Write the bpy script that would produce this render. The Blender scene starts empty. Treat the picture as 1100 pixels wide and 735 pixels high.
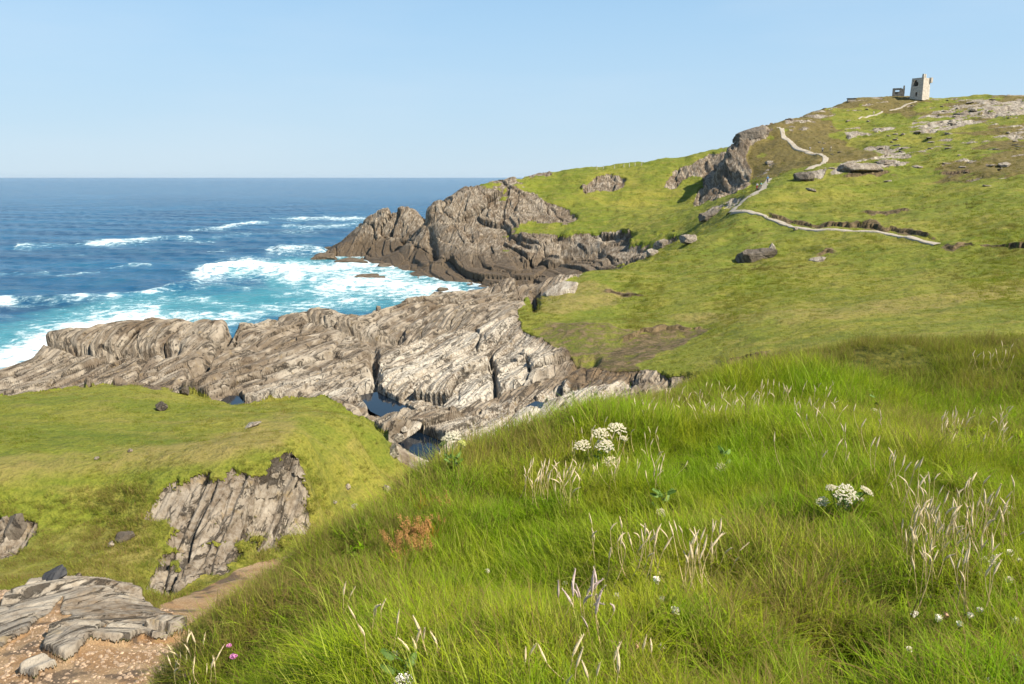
import bpy, math, random
import numpy as np
from mathutils import Vector, Matrix, Euler

random.seed(7)
RNG = np.random.default_rng(11)
SC = bpy.context.scene
COL = SC.collection

# ------------------------------------------------------------------ camera model
F = 850.0                    # focal length in photo pixels (1100 wide)
H = 30.0                     # eye height above the sea, metres
PITCH = math.atan((367.5 - 190.0) / F)
CP, SP = math.cos(PITCH), math.sin(PITCH)

def kk(py):                  # drop per metre of forward distance
    yy = (367.5 - np.asarray(py, float)) / F
    return (SP - yy * CP) / (CP + yy * SP)

def uu(px, py):
    yy = (367.5 - np.asarray(py, float)) / F
    return ((np.asarray(px, float) - 550) / F) / (CP + yy * SP)

def W(px, py, Y):
    return np.array([uu(px, py) * Y, Y, H - kk(py) * Y])

def proj(x, y, z):
    d = y * CP - (z - H) * SP
    up = y * SP + (z - H) * CP
    d = np.maximum(d, 1e-3)
    return 550 + F * x / d, 367.5 - F * up / d

# ------------------------------------------------------------------ noise
_T = RNG.random((64, 64, 64)).astype(np.float32)

def vnoise(x, y, z):
    x = np.asarray(x, np.float32); y = np.asarray(y, np.float32); z = np.asarray(z, np.float32)
    ix = np.floor(x); iy = np.floor(y); iz = np.floor(z)
    fx = x - ix; fy = y - iy; fz = z - iz
    fx = fx * fx * (3 - 2 * fx); fy = fy * fy * (3 - 2 * fy); fz = fz * fz * (3 - 2 * fz)
    a = ix.astype(np.int32) & 63; b = iy.astype(np.int32) & 63; c = iz.astype(np.int32) & 63
    a1 = (a + 1) & 63; b1 = (b + 1) & 63; c1 = (c + 1) & 63
    n00 = _T[a, b, c] * (1 - fx) + _T[a1, b, c] * fx
    n10 = _T[a, b1, c] * (1 - fx) + _T[a1, b1, c] * fx
    n01 = _T[a, b, c1] * (1 - fx) + _T[a1, b, c1] * fx
    n11 = _T[a, b1, c1] * (1 - fx) + _T[a1, b1, c1] * fx
    n0 = n00 * (1 - fy) + n10 * fy
    n1 = n01 * (1 - fy) + n11 * fy
    return (n0 * (1 - fz) + n1 * fz) * 2 - 1

def fbm(x, y, z, lam, octv=4, gain=0.5, seed=0.0):
    s = 0.0; a = 1.0; f = 1.0 / lam; t = 0.0
    for i in range(octv):
        s = s + a * vnoise(x * f + 17.3 * i + seed, y * f + 5.1 * i - seed, z * f + 9.7 * i + seed * .5)
        t += a; a *= gain; f *= 2.03
    return s / t

_H1 = RNG.random(4096).astype(np.float32)

def sstep(a, b, x):
    t = np.clip((x - a) / (b - a), 0, 1)
    return t * t * (3 - 2 * t)

def layers(s):
    """bedding: each layer sticks out by its own amount, with a sharp step between"""
    L = np.floor(s); f = s - L
    i = L.astype(np.int64)
    a = _H1[i & 4095]; b = _H1[(i + 1) & 4095]
    return a + (b - a) * sstep(0.90, 1.0, f) + 0.35 * (f - 0.5) * (1 - sstep(0.9, 1, f)) - 0.5

def frame(n):
    n = np.asarray(n, float) / np.linalg.norm(n)
    q = np.cross(n, (0, 0, 1.0)); q /= np.linalg.norm(q)
    return n, q, np.cross(n, q)

def blocks(x, y, z, seed=0):
    """cells of random size: every block of rock stands out and tilts by its own amount; also the distance to the nearest joint"""
    x = np.asarray(x, np.float32); y = np.asarray(y, np.float32); z = np.asarray(z, np.float32)
    ix, iy, iz = np.floor(x).astype(np.int32), np.floor(y).astype(np.int32), np.floor(z).astype(np.int32)
    f1 = np.full(x.shape, 1e9, np.float32); f2 = f1.copy(); val = np.zeros(x.shape, np.float32)
    for dx in (-1, 0, 1):
        for dy in (-1, 0, 1):
            for dz in (-1, 0, 1):
                a, b, c = (ix + dx + seed * 7) & 63, (iy + dy + seed * 3) & 63, (iz + dz + seed) & 63
                j1 = _T[a, b, c]; j2 = _T[b, c, a]; j3 = _T[c, a, b]
                ex = x - (ix + dx + .1 + .8 * j1); ey = y - (iy + dy + .1 + .8 * j2); ez = z - (iz + dz + .1 + .8 * j3)
                d = ex * ex + ey * ey + ez * ez
                h = _T[(a + 31) & 63, (b + 17) & 63, c]
                v = h - .5 + ex * (j2 - .5) * .9 + ey * (j3 - .5) * .7 + ez * (j1 - .5) * .7
                m = d < f1
                f2 = np.where(m, f1, np.minimum(f2, d)); val = np.where(m, v, val); f1 = np.where(m, d, f1)
    return val, np.sqrt(f2) - np.sqrt(f1)

def rockdisp(x, y, z, n, sc, seed=0.0):
    """displacement of bedded, jointed rock; n = bedding normal, sc = size"""
    n, q, r = frame(n)
    s = (x * n[0] + y * n[1] + z * n[2]) / sc
    a = (x * q[0] + y * q[1] + z * q[2]) / sc
    b = (x * r[0] + y * r[1] + z * r[2]) / sc
    w = fbm(s, a, b, 13, 3, seed=seed)                       # big lumps
    v = fbm(s, a * .28, b * .4, 2.2, 3, seed=seed + 3)       # drawn out along the strike
    e = fbm(s, a * .6, b, .8, 3, seed=seed + 5)
    ws = .34 * w + .08 * v
    k = int(seed) % 11
    b1, e1 = blocks(s / 4.6 + ws, a / 19 + .4 * w, b / 9 + .35 * w, k)
    b2, e2 = blocks(s / 1.3 + 1.9 * ws, a / 6.5 + .7 * w + .2 * v, b / 3.2 + .5 * w, k + 5)
    d = 1.45 * b1 + .42 * b2
    d = d - .42 * (1 - sstep(.0, .05, e1)) - .15 * (1 - sstep(.0, .08, e2))
    d = d + .72 * layers(s / 1.7 + 1.5 * ws + .5 * b1 + .12 * b2 + 31) * (.65 + .7 * np.clip(w + .35, 0, 1))
    d = d + 0.20 * layers(s / .55 + 1.6 * w + .25 * v + .7 * b2 + 77) + .07 * layers(s / .19 + 6 * w + .8 * v + 1.6 * b2 + 11)
    d = d + .75 * w + .10 * v + .07 * e
    return (d - .1) * sc

# ------------------------------------------------------------------ polyharmonic interpolation
def rbf_fit(P, z):
    n = len(P)
    A = np.zeros((n + 3, n + 3)); b = np.zeros(n + 3)
    A[:n, :n] = -np.sqrt(((P[:, None] - P[None]) ** 2).sum(-1) + 1e-6) - 0.0008 * np.eye(n)
    A[:n, n] = 1; A[:n, n + 1:] = P
    A[n, :n] = 1; A[n + 1:, :n] = P.T
    b[:n] = z
    return np.linalg.solve(A, b)

def rbf_eval(P, w, Q):
    out = np.empty(len(Q))
    n = len(P)
    for i in range(0, len(Q), 20000):
        q = Q[i:i + 20000]
        r = np.sqrt(((q[:, None] - P[None]) ** 2).sum(-1) + 1e-6)
        out[i:i + 20000] = -r @ w[:n] + w[n] + q @ w[n + 1:]
    return out

def bilin(g, fi, fj):
    i = np.clip(np.floor(fi).astype(int), 0, g.shape[0] - 2); j = np.clip(np.floor(fj).astype(int), 0, g.shape[1] - 2)
    a = np.clip(fi - i, 0, 1); b = np.clip(fj - j, 0, 1)
    return (g[i, j] * (1 - a) * (1 - b) + g[i + 1, j] * a * (1 - b) + g[i, j + 1] * (1 - a) * b + g[i + 1, j + 1] * a * b)

def resample_line(pts, step):
    pts = np.asarray(pts, float); out = []
    for a, b in zip(pts[:-1], pts[1:]):
        n = max(1, int(np.hypot(*(b - a)[:2]) / step))
        for i in range(n):
            out.append(a + (b - a) * i / n)
    out.append(pts[-1])
    return np.array(out)

def inpoly(px, py, poly):
    r = np.zeros(px.shape, bool)
    n = len(poly)
    for i in range(n):
        x0, y0 = poly[i]; x1, y1 = poly[(i + 1) % n]
        if y0 == y1: continue
        c = ((y0 > py) != (y1 > py)) & (px < (x1 - x0) * (py - y0) / (y1 - y0) + x0)
        r ^= c
    return r

def polydist(px, py, pts):
    """distance to an open polyline in the map of the photograph, and whether the point lies above it"""
    best = np.full(px.shape, 1e9); above = np.zeros(px.shape, bool)
    for (x0, y0), (x1, y1) in zip(pts[:-1], pts[1:]):
        dx, dy = x1 - x0, y1 - y0
        t = np.clip(((px - x0) * dx + (py - y0) * dy) / (dx * dx + dy * dy), 0, 1)
        d = np.hypot(px - x0 - t * dx, py - y0 - t * dy)
        m = d < best
        best = np.where(m, d, best)
        above = np.where(m, (py < y0 + t * dy), above)
    return best, above

# ------------------------------------------------------------------ mesh helpers
def mesh_from(name, V, Q, mat=None, smooth=True):
    me = bpy.data.meshes.new(name)
    V = np.ascontiguousarray(V, np.float32); Q = np.ascontiguousarray(Q, np.int32)
    me.vertices.add(len(V)); me.vertices.foreach_set('co', V.ravel())
    if len(Q):
        k = Q.shape[1]
        me.loops.add(Q.size); me.loops.foreach_set('vertex_index', Q.ravel())
        me.polygons.add(len(Q))
        me.polygons.foreach_set('loop_start', np.arange(0, Q.size, k, dtype=np.int32))
        me.polygons.foreach_set('loop_total', np.full(len(Q), k, np.int32))
        if smooth:
            me.polygons.foreach_set('use_smooth', np.ones(len(Q), bool))
    me.update(calc_edges=True)
    if mat: me.materials.append(mat)
    return me

def fattr(me, name, vals, typ='FLOAT'):
    a = me.attributes.new(name, typ, 'POINT')
    vals = np.ascontiguousarray(vals, np.int32 if typ == 'INT' else np.float32)
    a.data.foreach_set('vector' if typ == 'FLOAT_VECTOR' else 'value', vals.ravel())

def link(name, me, parent=None, loc=None):
    o = bpy.data.objects.new(name, me); COL.objects.link(o)
    if parent is not None: o.parent = parent
    if loc is not None: o.location = loc
    return o

def tag(o, label, cat, group=None, kind=None):
    o['label'] = label
    o['category'] = cat
    o['kind'] = 'thing'
    if group: o['group'] = group
    if kind: o['kind'] = kind
    return o

def struct(o):
    o['kind'] = 'structure'
    return o

def empty(name, loc):
    o = bpy.data.objects.new(name, None); COL.objects.link(o); o.location = loc
    o.empty_display_size = .1
    return o

class MB:
    """collects tubes, boxes and lathes into one mesh"""
    def __init__(s): s.v = []; s.f = []
    def add(s, v, f):
        b = len(s.v); s.v += [tuple(p) for p in v]; s.f += [tuple(b + i for i in q) for q in f]
    def tube(s, pts, rad, k=6, cap=True):
        pts = [Vector(p) for p in pts]
        if not isinstance(rad, (list, tuple)): rad = [rad] * len(pts)
        v = []; f = []
        up = Vector((0.31, 0.2, 0.93))
        for i, p in enumerate(pts):
            t = (pts[min(i + 1, len(pts) - 1)] - pts[max(i - 1, 0)]).normalized()
            a = t.cross(up)
            if a.length < 1e-3: a = t.cross(Vector((1, 0, 0)))
            a.normalize(); b = t.cross(a)
            for j in range(k):
                w = 2 * math.pi * j / k
                v.append(p + (a * math.cos(w) + b * math.sin(w)) * rad[i])
        for i in range(len(pts) - 1):
            for j in range(k):
                f.append((i * k + j, i * k + (j + 1) % k, (i + 1) * k + (j + 1) % k, (i + 1) * k + j))
        if cap:
            f.append(tuple(range(k))[::-1]); f.append(tuple((len(pts) - 1) * k + j for j in range(k)))
        s.add(v, f)
    def box(s, lo, hi, M=None, taper=0.0):
        x0, y0, z0 = lo; x1, y1, z1 = hi
        tx = (x1 - x0) * taper / 2; ty = (y1 - y0) * taper / 2
        v = [(x0, y0, z0), (x1, y0, z0), (x1, y1, z0), (x0, y1, z0),
             (x0 + tx, y0 + ty, z1), (x1 - tx, y0 + ty, z1), (x1 - tx, y1 - ty, z1), (x0 + tx, y1 - ty, z1)]
        if M is not None: v = [M @ Vector(p) for p in v]
        s.add(v, [(3, 2, 1, 0), (4, 5, 6, 7), (0, 1, 5, 4), (1, 2, 6, 5), (2, 3, 7, 6), (3, 0, 4, 7)])
    def blob(s, c, r, seg=8, rings=5, sq=(1, 1, 1)):
        v = [(c[0], c[1], c[2] - r * sq[2])]; f = []
        for i in range(1, rings):
            th = math.pi * i / rings
            for j in range(seg):
                w = 2 * math.pi * j / seg
                v.append((c[0] + r * sq[0] * math.sin(th) * math.cos(w), c[1] + r * sq[1] * math.sin(th) * math.sin(w), c[2] - r * sq[2] * math.cos(th)))
        v.append((c[0], c[1], c[2] + r * sq[2]))
        for j in range(seg): f.append((0, 1 + (j + 1) % seg, 1 + j))
        for i in range(rings - 2):
            for j in range(seg):
                a = 1 + i * seg + j; b = 1 + i * seg + (j + 1) % seg
                f.append((a, b, b + seg, a + seg))
        t = len(v) - 1; o = 1 + (rings - 2) * seg
        for j in range(seg): f.append((o + j, o + (j + 1) % seg, t))
        s.add(v, f)
    def mesh(s, name, mat, smooth=False):
        me = bpy.data.meshes.new(name); me.from_pydata(s.v, [], s.f); me.update()
        if smooth: me.polygons.foreach_set('use_smooth', [True] * len(me.polygons))
        me.materials.append(mat)
        return me
    def build(s, name, mat, parent=None, loc=None, smooth=False):
        return link(name, s.mesh(name, mat, smooth), parent, loc)

# ------------------------------------------------------------------ material helpers
class NT:
    def __init__(s, name):
        s.m = bpy.data.materials.new(name); s.m.use_nodes = True
        s.t = s.m.node_tree; s.t.nodes.clear()
        s.out = s.t.nodes.new('ShaderNodeOutputMaterial')
    def n(s, typ, **kw):
        nd = s.t.nodes.new(typ)
        for k, v in kw.items(): setattr(nd, k, v)
        return nd
    def put(s, sock, v):
        if isinstance(v, bpy.types.NodeSocket): s.t.links.new(v, sock)
        elif isinstance(v, (tuple, list)) and len(v) == 3 and sock.type == 'RGBA': sock.default_value = (*v, 1)
        else: sock.default_value = v
    def math(s, op, a, b=0.0, c=0.0, clamp=False):
        nd = s.n('ShaderNodeMath', operation=op, use_clamp=clamp)
        for i, v in enumerate((a, b, c)): s.put(nd.inputs[i], v)
        return nd.outputs[0]
    def mix(s, f, a, b, blend='MIX'):
        nd = s.n('ShaderNodeMix', data_type='RGBA', blend_type=blend)
        s.put(nd.inputs[0], f); s.put(nd.inputs[6], a); s.put(nd.inputs[7], b)
        return nd.outputs[2]
    def ramp(s, f, lo, hi):
        nd = s.n('ShaderNodeMapRange', interpolation_type='SMOOTHSTEP')
        s.put(nd.inputs[0], f); s.put(nd.inputs[1], lo); s.put(nd.inputs[2], hi)
        return nd.outputs[0]
    def noise(s, vec, scale, detail=4, rough=.55, dist=0.0):
        nd = s.n('ShaderNodeTexNoise')
        s.put(nd.inputs['Vector'], vec); s.put(nd.inputs['Scale'], scale); s.put(nd.inputs['Detail'], detail)
        s.put(nd.inputs['Roughness'], rough); s.put(nd.inputs['Distortion'], dist)
        return nd.outputs[0]
    def voro(s, vec, scale, feature='DISTANCE_TO_EDGE'):
        nd = s.n('ShaderNodeTexVoronoi', feature=feature)
        s.put(nd.inputs['Vector'], vec); s.put(nd.inputs['Scale'], scale)
        return nd.outputs[0]
    def attr(s, name, typ='GEOMETRY'):
        nd = s.n('ShaderNodeAttribute', attribute_name=name, attribute_type=typ)
        return nd.outputs['Fac']
    def pos(s):
        return s.n('ShaderNodeNewGeometry').outputs['Position']
    def mapped(s, vec, rot=(0, 0, 0), scale=(1, 1, 1)):
        nd = s.n('ShaderNodeMapping')
        s.put(nd.inputs[0], vec); nd.inputs['Rotation'].default_value = rot; nd.inputs['Scale'].default_value = scale
        return nd.outputs[0]
    def bump(s, h, strength, dist):
        nd = s.n('ShaderNodeBump'); s.put(nd.inputs['Height'], h)
        nd.inputs['Strength'].default_value = strength; nd.inputs['Distance'].default_value = dist
        return nd.outputs[0]
    def principled(s, col, rough=.9, normal=None, spec=.25):
        nd = s.n('ShaderNodeBsdfPrincipled')
        s.put(nd.inputs['Base Color'], col); s.put(nd.inputs['Roughness'], rough)
        s.put(nd.inputs['Specular IOR Level'], spec)
        if normal is not None: s.put(nd.inputs['Normal'], normal)
        s.t.links.new(nd.outputs[0], s.out.inputs[0])
        return nd

def flat(name, col, rough=.8, var=.25, scale=30):
    t = NT(name)
    n = t.noise(t.n('ShaderNodeTexCoord').outputs['Object'], scale, 3)
    c = t.mix(t.ramp(n, .3, .7), tuple(x * (1 - var) for x in col), tuple(min(1, x * (1 + var)) for x in col))
    t.principled(c, rough)
    return t.m

def turf_colour(t, p):
    """the colour of the turf, a function of the place only; used by the ground and by the blades on it"""
    n1 = t.ramp(t.noise(p, .035, 4, .6), .38, .62)
    n2 = t.ramp(t.noise(t.mapped(p, (0, 0, .3), (.5, 1, 1.5)), .22, 5, .65), .38, .64)
    n3 = t.ramp(t.noise(p, 1.7, 4, .65), .34, .66)
    n4 = t.ramp(t.noise(t.mapped(p, (0, 0, -.2), (.35, 1, 2)), .5, 4, .6), .50, .70)
    c = t.mix(n1, (.162, .182, .017), (.252, .220, .036))
    c = t.mix(t.math('MULTIPLY', n2, .7), c, (.098, .138, .010))
    c = t.mix(t.math('MULTIPLY', n4, .6), c, (.300, .225, .066))
    n5 = t.ramp(t.noise(t.mapped(p, (0, 0, .1), (.3, 1, 3)), .16, 5, .68), .52, .66)
    c = t.mix(t.math('MULTIPLY', n5, .6), c, (.070, .085, .012))
    c = t.mix(t.math('MULTIPLY', n3, .35), c, (.225, .200, .034))
    return c

BED_SHELF = np.array([0.74, -0.50, 0.45]); BED_SHELF /= np.linalg.norm(BED_SHELF)

def rock_nodes(t, p, pale, size, n=(0.80, -0.36, 0.48)):
    """colour and bump of the bedded schist"""
    n, q, r = frame(n)
    cb = t.n('ShaderNodeCombineXYZ')
    for k, (ax, sc) in enumerate(((n, 2.6), (q, .26), (r, .55))):
        vm = t.n('ShaderNodeVectorMath', operation='DOT_PRODUCT'); t.put(vm.inputs[0], p); vm.inputs[1].default_value = tuple(a * sc / size for a in ax)
        t.t.links.new(vm.outputs['Value'], cb.inputs[k])
    thin = cb.outputs[0]
    b1 = t.noise(thin, 1.0, 6, .64, .5)
    b4 = t.noise(thin, .22, 4, .6, .4)
    b2 = t.noise(p, .38 / size, 5, .62)
    b3 = t.noise(p, 4.5 / size, 5, .68)
    c = t.mix(t.ramp(b1, .34, .64), (.105, .080, .055), (.290, .238, .178))
    c = t.mix(t.math('MULTIPLY', t.ramp(b4, .52, .68), .6), c, (.36, .31, .245))
    c = t.mix(t.math('MULTIPLY', t.ramp(b2, .52, .34), .85), c, (.098, .068, .044))
    b5 = t.noise(p, .085 / size, 5, .65)
    c = t.mix(t.math('MULTIPLY', t.ramp(t.math('ADD', b5, t.math('MULTIPLY', t.math('SUBTRACT', b1, .5), .5)), .53, .42), .62), c, (.115, .080, .050))
    c = t.mix(t.math('MULTIPLY', t.math('MULTIPLY', pale, .85), t.ramp(t.math('ADD', t.math('MULTIPLY', b3, .6), t.math('MULTIPLY', b4, .4)), .40, .60)), c, (.47, .42, .345))
    c = t.mix(t.math('MULTIPLY', t.ramp(t.noise(p, 1.3 / size, 4, .7), .57, .70), .55), c, (.235, .165, .075))
    cr = t.noise(thin, 1.7, 8, .7, .8)
    crack = t.ramp(cr, .40, .46)
    c = t.mix(crack, t.mix(.8, c, (.028, .022, .017)), c)
    h = t.math('ADD', t.math('MULTIPLY', b1, 1.2), t.math('MULTIPLY', b3, .5))
    h = t.math('ADD', h, t.math('MULTIPLY', crack, .4))
    return c, h

def terrain_material():
    t = NT('terrain')
    p = t.pos()
    z = t.n('ShaderNodeSeparateXYZ'); t.put(z.inputs[0], p); z = z.outputs[2]
    turf = turf_colour(t, p)
    # tussocks: fine grain
    g = t.noise(p, 7.0, 4, .7)
    turf = t.mix(t.ramp(g, .3, .7), t.mix(.55, turf, (.045, .07, .006)), turf)
    dry = t.attr('dry'); hea = t.attr('heather')
    nb = t.noise(p, 1.1, 5, .65)
    nb2 = t.noise(p, .22, 5, .65)
    def edge(a, w=.9, nn=nb):
        return t.ramp(t.math('ADD', a, t.math('MULTIPLY', t.math('SUBTRACT', nn, .5), w)), .40, .60)
    dn = t.math('ADD', dry, t.math('MULTIPLY', t.math('SUBTRACT', t.math('ADD', t.math('MULTIPLY', nb, .5), t.math('MULTIPLY', nb2, .5)), .5), 2.2))
    turf = t.mix(t.math('MULTIPLY', t.ramp(dn, .15, 1.0), .8), turf, (.245, .185, .062))
    turf = t.mix(t.math('MULTIPLY', edge(hea, 1.5, nb2), .8), turf, t.mix(t.ramp(nb, .35, .65), (.090, .058, .024), (.150, .108, .042)))
    pale = t.attr('pale')
    rc, rh = rock_nodes(t, p, pale, 1.0)
    wet = t.ramp(t.math('ADD', z, t.math('MULTIPLY', t.math('SUBTRACT', nb2, .5), 8.0)), 9.0, 4.0)
    far = t.attr('far')
    rc = t.mix(t.math('MULTIPLY', wet, t.math('MULTIPLY', far, .86)), rc, t.mix(nb, (.052, .036, .022), (.115, .080, .046)))
    rock = edge(t.attr('rock'), .7)
    c = t.mix(rock, turf, rc)
    sand = t.mix(t.ramp(nb, .38, .62), (.40, .275, .155), (.31, .18, .085))
    peb = t.mix(t.ramp(t.noise(p, 24, 3, .7), .35, .65), t.mix(.5, sand, (.16, .10, .06)), sand)
    peb = t.mix(t.math('MULTIPLY', t.ramp(t.noise(p, .8, 4, .6), .52, .62), .8), peb, (.085, .062, .046))
    gra = edge(t.attr('gravel'), .5)
    c = t.mix(gra, c, peb)
    dirt = t.math('MULTIPLY', t.ramp(t.math('ADD', t.attr('dirt'), t.math('MULTIPLY', t.math('SUBTRACT', t.math('ADD', t.math('MULTIPLY', nb, .6), t.math('MULTIPLY', nb2, .4)), .5), 2.0)), .35, .85), .92)
    c = t.mix(dirt, c, t.mix(t.ramp(nb, .4, .65), (.055, .036, .020), (.17, .115, .065)))
    h = t.mix(rock, t.math('ADD', t.math('MULTIPLY', t.math('ADD', g, nb), .55), t.math('MULTIPLY', t.noise(p, .55, 5, .62), 3.2)), rh)
    h2 = t.mix(gra, h, t.math('MULTIPLY', t.noise(p, 18, 4, .7), .4))
    b = t.bump(h2, .95, .16)
    rough = t.math('SUBTRACT', .95, t.math('MULTIPLY', wet, .3))
    t.principled(c, rough, b, .2)
    return t.m

def rock_material(name, pale, size, dark=0.0, tint=None, n=(0.80, -0.36, 0.48)):
    t = NT(name)
    p = t.pos()
    c, h = rock_nodes(t, p, pale, size, n)
    if dark: c = t.mix(dark, c, tint or (.03, .028, .026))
    b = t.bump(h, .9, .12 * size)
    t.principled(c, .9, b, .25)
    return t.m

M_TERR = terrain_material()
M_ROCK = rock_material('grey_rock', .45, .5)
M_ROCKP = rock_material('pale_rock', .9, .35)
M_ROCKD = rock_material('dark_rock', .1, 1.0, .45)
M_ROCKB = rock_material('blue_black_rock', .05, .4, .8, (.022, .030, .042))
M_SLAB = rock_material('slab_rock', .35, .45, .25, (.20, .14, .10))

# ------------------------------------------------------------------ main terrain: control points read off the photograph, with distances
PTS = []
def line(pts, step=34):
    for p in resample_line(pts, step): PTS.append(W(*p))
def Z(px, Y, z, py=300): PTS.append(np.array([uu(px, py) * Y, Y, z]))
def zline(pts, step=50):
    for px, Y, z in resample_line(pts, step): Z(px, Y, z)

# the hollow
line([(-200, 735, 13.5), (60, 735, 13), (210, 735, 13)])
line([(-200, 690, 16), (0, 690, 15.5), (80, 682, 15.2), (185, 692, 16)])
line([(-200, 650, 18.5), (0, 648, 18.2), (60, 640, 18.8), (110, 634, 19), (165, 668, 17.5)])
line([(-200, 605, 23.8), (0, 605, 23.6), (60, 602, 23.6), (120, 612, 22.8), (165, 642, 20.6)])
line([(180, 655, 19.5), (250, 628, 22), (335, 592, 26.5), (400, 550, 33), (415, 522, 40), (428, 490, 51), (432, 455, 62)], 24)
# the slope up to the knoll
line([(-200, 560, 25.5), (0, 560, 25.5), (100, 560, 26.1), (150, 575, 25.2), (170, 600, 24)])
line([(-200, 520, 26.5), (0, 520, 26.6), (100, 522, 27.3), (160, 520, 27.3)])
line([(-200, 500, 27.5), (0, 500, 27.6), (100, 500, 28.4), (150, 505, 28.2)])
line([(172, 640, 22.2), (250, 612, 24.0), (318, 580, 26.8), (335, 570, 28)], 20)
line([(175, 590, 24.4), (250, 570, 25.6), (328, 540, 28.3)], 20)
line([(175, 545, 26.2), (240, 535, 26.8), (325, 510, 28.7)], 20)
line([(165, 516, 27.3), (205, 506, 27.8), (262, 500, 28.2), (322, 484, 29.6)], 20)
line([(345, 560, 30), (375, 530, 33), (395, 505, 37), (408, 488, 40)], 20)
line([(340, 500, 31), (365, 492, 33.5), (390, 480, 36.5), (412, 466, 39.5)], 20)
line([(330, 468, 32), (375, 455, 37), (402, 449, 41)], 24)
line([(405, 515, 42), (418, 486, 49), (438, 468, 53), (440, 448, 60)], 24)
line([(-200, 470, 31), (0, 470, 31), (100, 472, 31.5), (200, 476, 31.5), (280, 465, 33)])
line([(-200, 445, 37), (0, 444, 37), (100, 448, 36.5), (200, 450, 37), (290, 443, 40)])
line([(-200, 426, 44), (0, 426, 44), (60, 420, 46), (110, 415, 47), (185, 417, 47), (215, 426, 46), (245, 436, 44), (300, 431, 44.5), (350, 427, 45.5), (385, 440, 44)], 26)
zline([(-200, 53, 12.5), (0, 53, 12.3), (200, 53, 12), (250, 51, 12), (350, 52, 11.8), (400, 52, 11.6)])
# the rock shelf
line([(-200, 417, 75), (0, 417, 75), (100, 409, 77), (180, 410, 76), (240, 428, 71), (300, 431, 70), (360, 426, 71), (400, 428, 70), (440, 444, 65)])
line([(-200, 400, 81), (0, 397, 82), (40, 388, 84), (58, 372, 86)])
line([(58, 364, 87), (75, 360, 88), (110, 353, 89), (150, 350, 90), (190, 346, 91), (235, 349, 90), (250, 354, 89)], 20)
line([(120, 380, 84), (200, 378, 84), (245, 385, 82)])
line([(250, 372, 87), (275, 350, 92), (300, 336, 97), (330, 331, 99), (350, 332, 100), (370, 338, 98), (400, 331, 105), (440, 323, 112), (470, 317, 117), (500, 311, 119), (530, 305, 122), (550, 303, 123)], 20)
line([(280, 400, 79), (330, 385, 84), (380, 375, 87)])
line([(330, 360, 92), (400, 355, 96), (450, 345, 102), (500, 330, 110), (540, 318, 117)])
line([(405, 425, 71), (408, 400, 76), (412, 388, 82)])
line([(415, 386, 84), (450, 374, 88), (490, 362, 90), (530, 349, 93), (552, 344, 94)], 20)
line([(430, 378, 93), (480, 360, 96), (540, 338, 100)], 40)
line([(455, 438, 66), (520, 428, 66), (560, 402, 73), (590, 380, 81)])
line([(440, 465, 57), (520, 450, 60), (600, 420, 65), (640, 408, 67)])
line([(455, 508, 48), (480, 490, 51), (560, 472, 54), (620, 450, 57), (680, 422, 61), (740, 406, 63)])
# behind the shelf, down to the sea
zline([(-250, 88, 6), (0, 89, 6), (45, 93, 6), (65, 97, 6), (150, 99, 6.5), (250, 99, 6), (300, 106, 6), (370, 107, 6), (440, 121, 6), (500, 128, 6), (550, 133, 7)])
zline([(-250, 98, -2), (0, 99, -2), (60, 106, -2), (250, 110, -2), (300, 116, -2), (370, 120, -2), (440, 138, -2), (500, 150, -2), (560, 165, -1)])
zline([(-250, 120, -6), (60, 130, -6), (250, 135, -6), (370, 150, -6), (440, 170, -5), (500, 185, -4)])
# valley and lower hillside
line([(590, 355, 89), (640, 350, 88), (700, 353, 87), (760, 350, 86)])
line([(625, 395, 71), (660, 388, 74), (700, 372, 79), (740, 362, 82)])
line([(560, 330, 104), (600, 330, 103), (650, 334, 101), (720, 336, 96)])
line([(570, 316, 116), (600, 312, 117), (640, 312, 116), (700, 312, 112)])
line([(560, 305, 123), (590, 300, 125), (640, 291, 131), (680, 283, 139), (705, 272, 150), (740, 259, 163), (765, 243, 175), (790, 226, 186)], 22)
line([(700, 292, 133), (760, 296, 116), (820, 276, 135), (900, 280, 121), (1000, 298, 101), (1100, 300, 90), (1250, 300, 84)])
line([(770, 320, 98), (850, 320, 92), (950, 328, 82), (1100, 335, 70), (1250, 335, 66)])
line([(790, 346, 80), (900, 352, 67), (1000, 346, 66), (1100, 348, 60), (1250, 350, 56)])
line([(770, 398, 58), (800, 392, 58), (832, 381, 58), (870, 372, 57)])
line([(770, 265, 152), (800, 250, 158), (850, 258, 140), (930, 265, 128), (1005, 268, 118), (1100, 262, 113)])
zline([(450, 25, 16.5), (600, 25, 19), (600, 40, 14), (800, 30, 20), (1000, 30, 22), (1000, 45, 18.5), (800, 45, 16), (480, 36, 13.5), (400, 20, 18.0), (300, 14, 20.5), (450, 14, 20.5), (700, 16, 21), (1000, 16, 22), (1300, 40, 20), (1300, 20, 23)], 1e9)
# cove behind the valley
zline([(560, 145, 3), (600, 148, 5), (650, 152, 8), (690, 160, 11), (720, 172, 13), (745, 186, 16)])
zline([(520, 185, -2), (560, 180, 0), (610, 182, 3), (660, 190, 7), (710, 198, 12), (740, 205, 16)])
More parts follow.
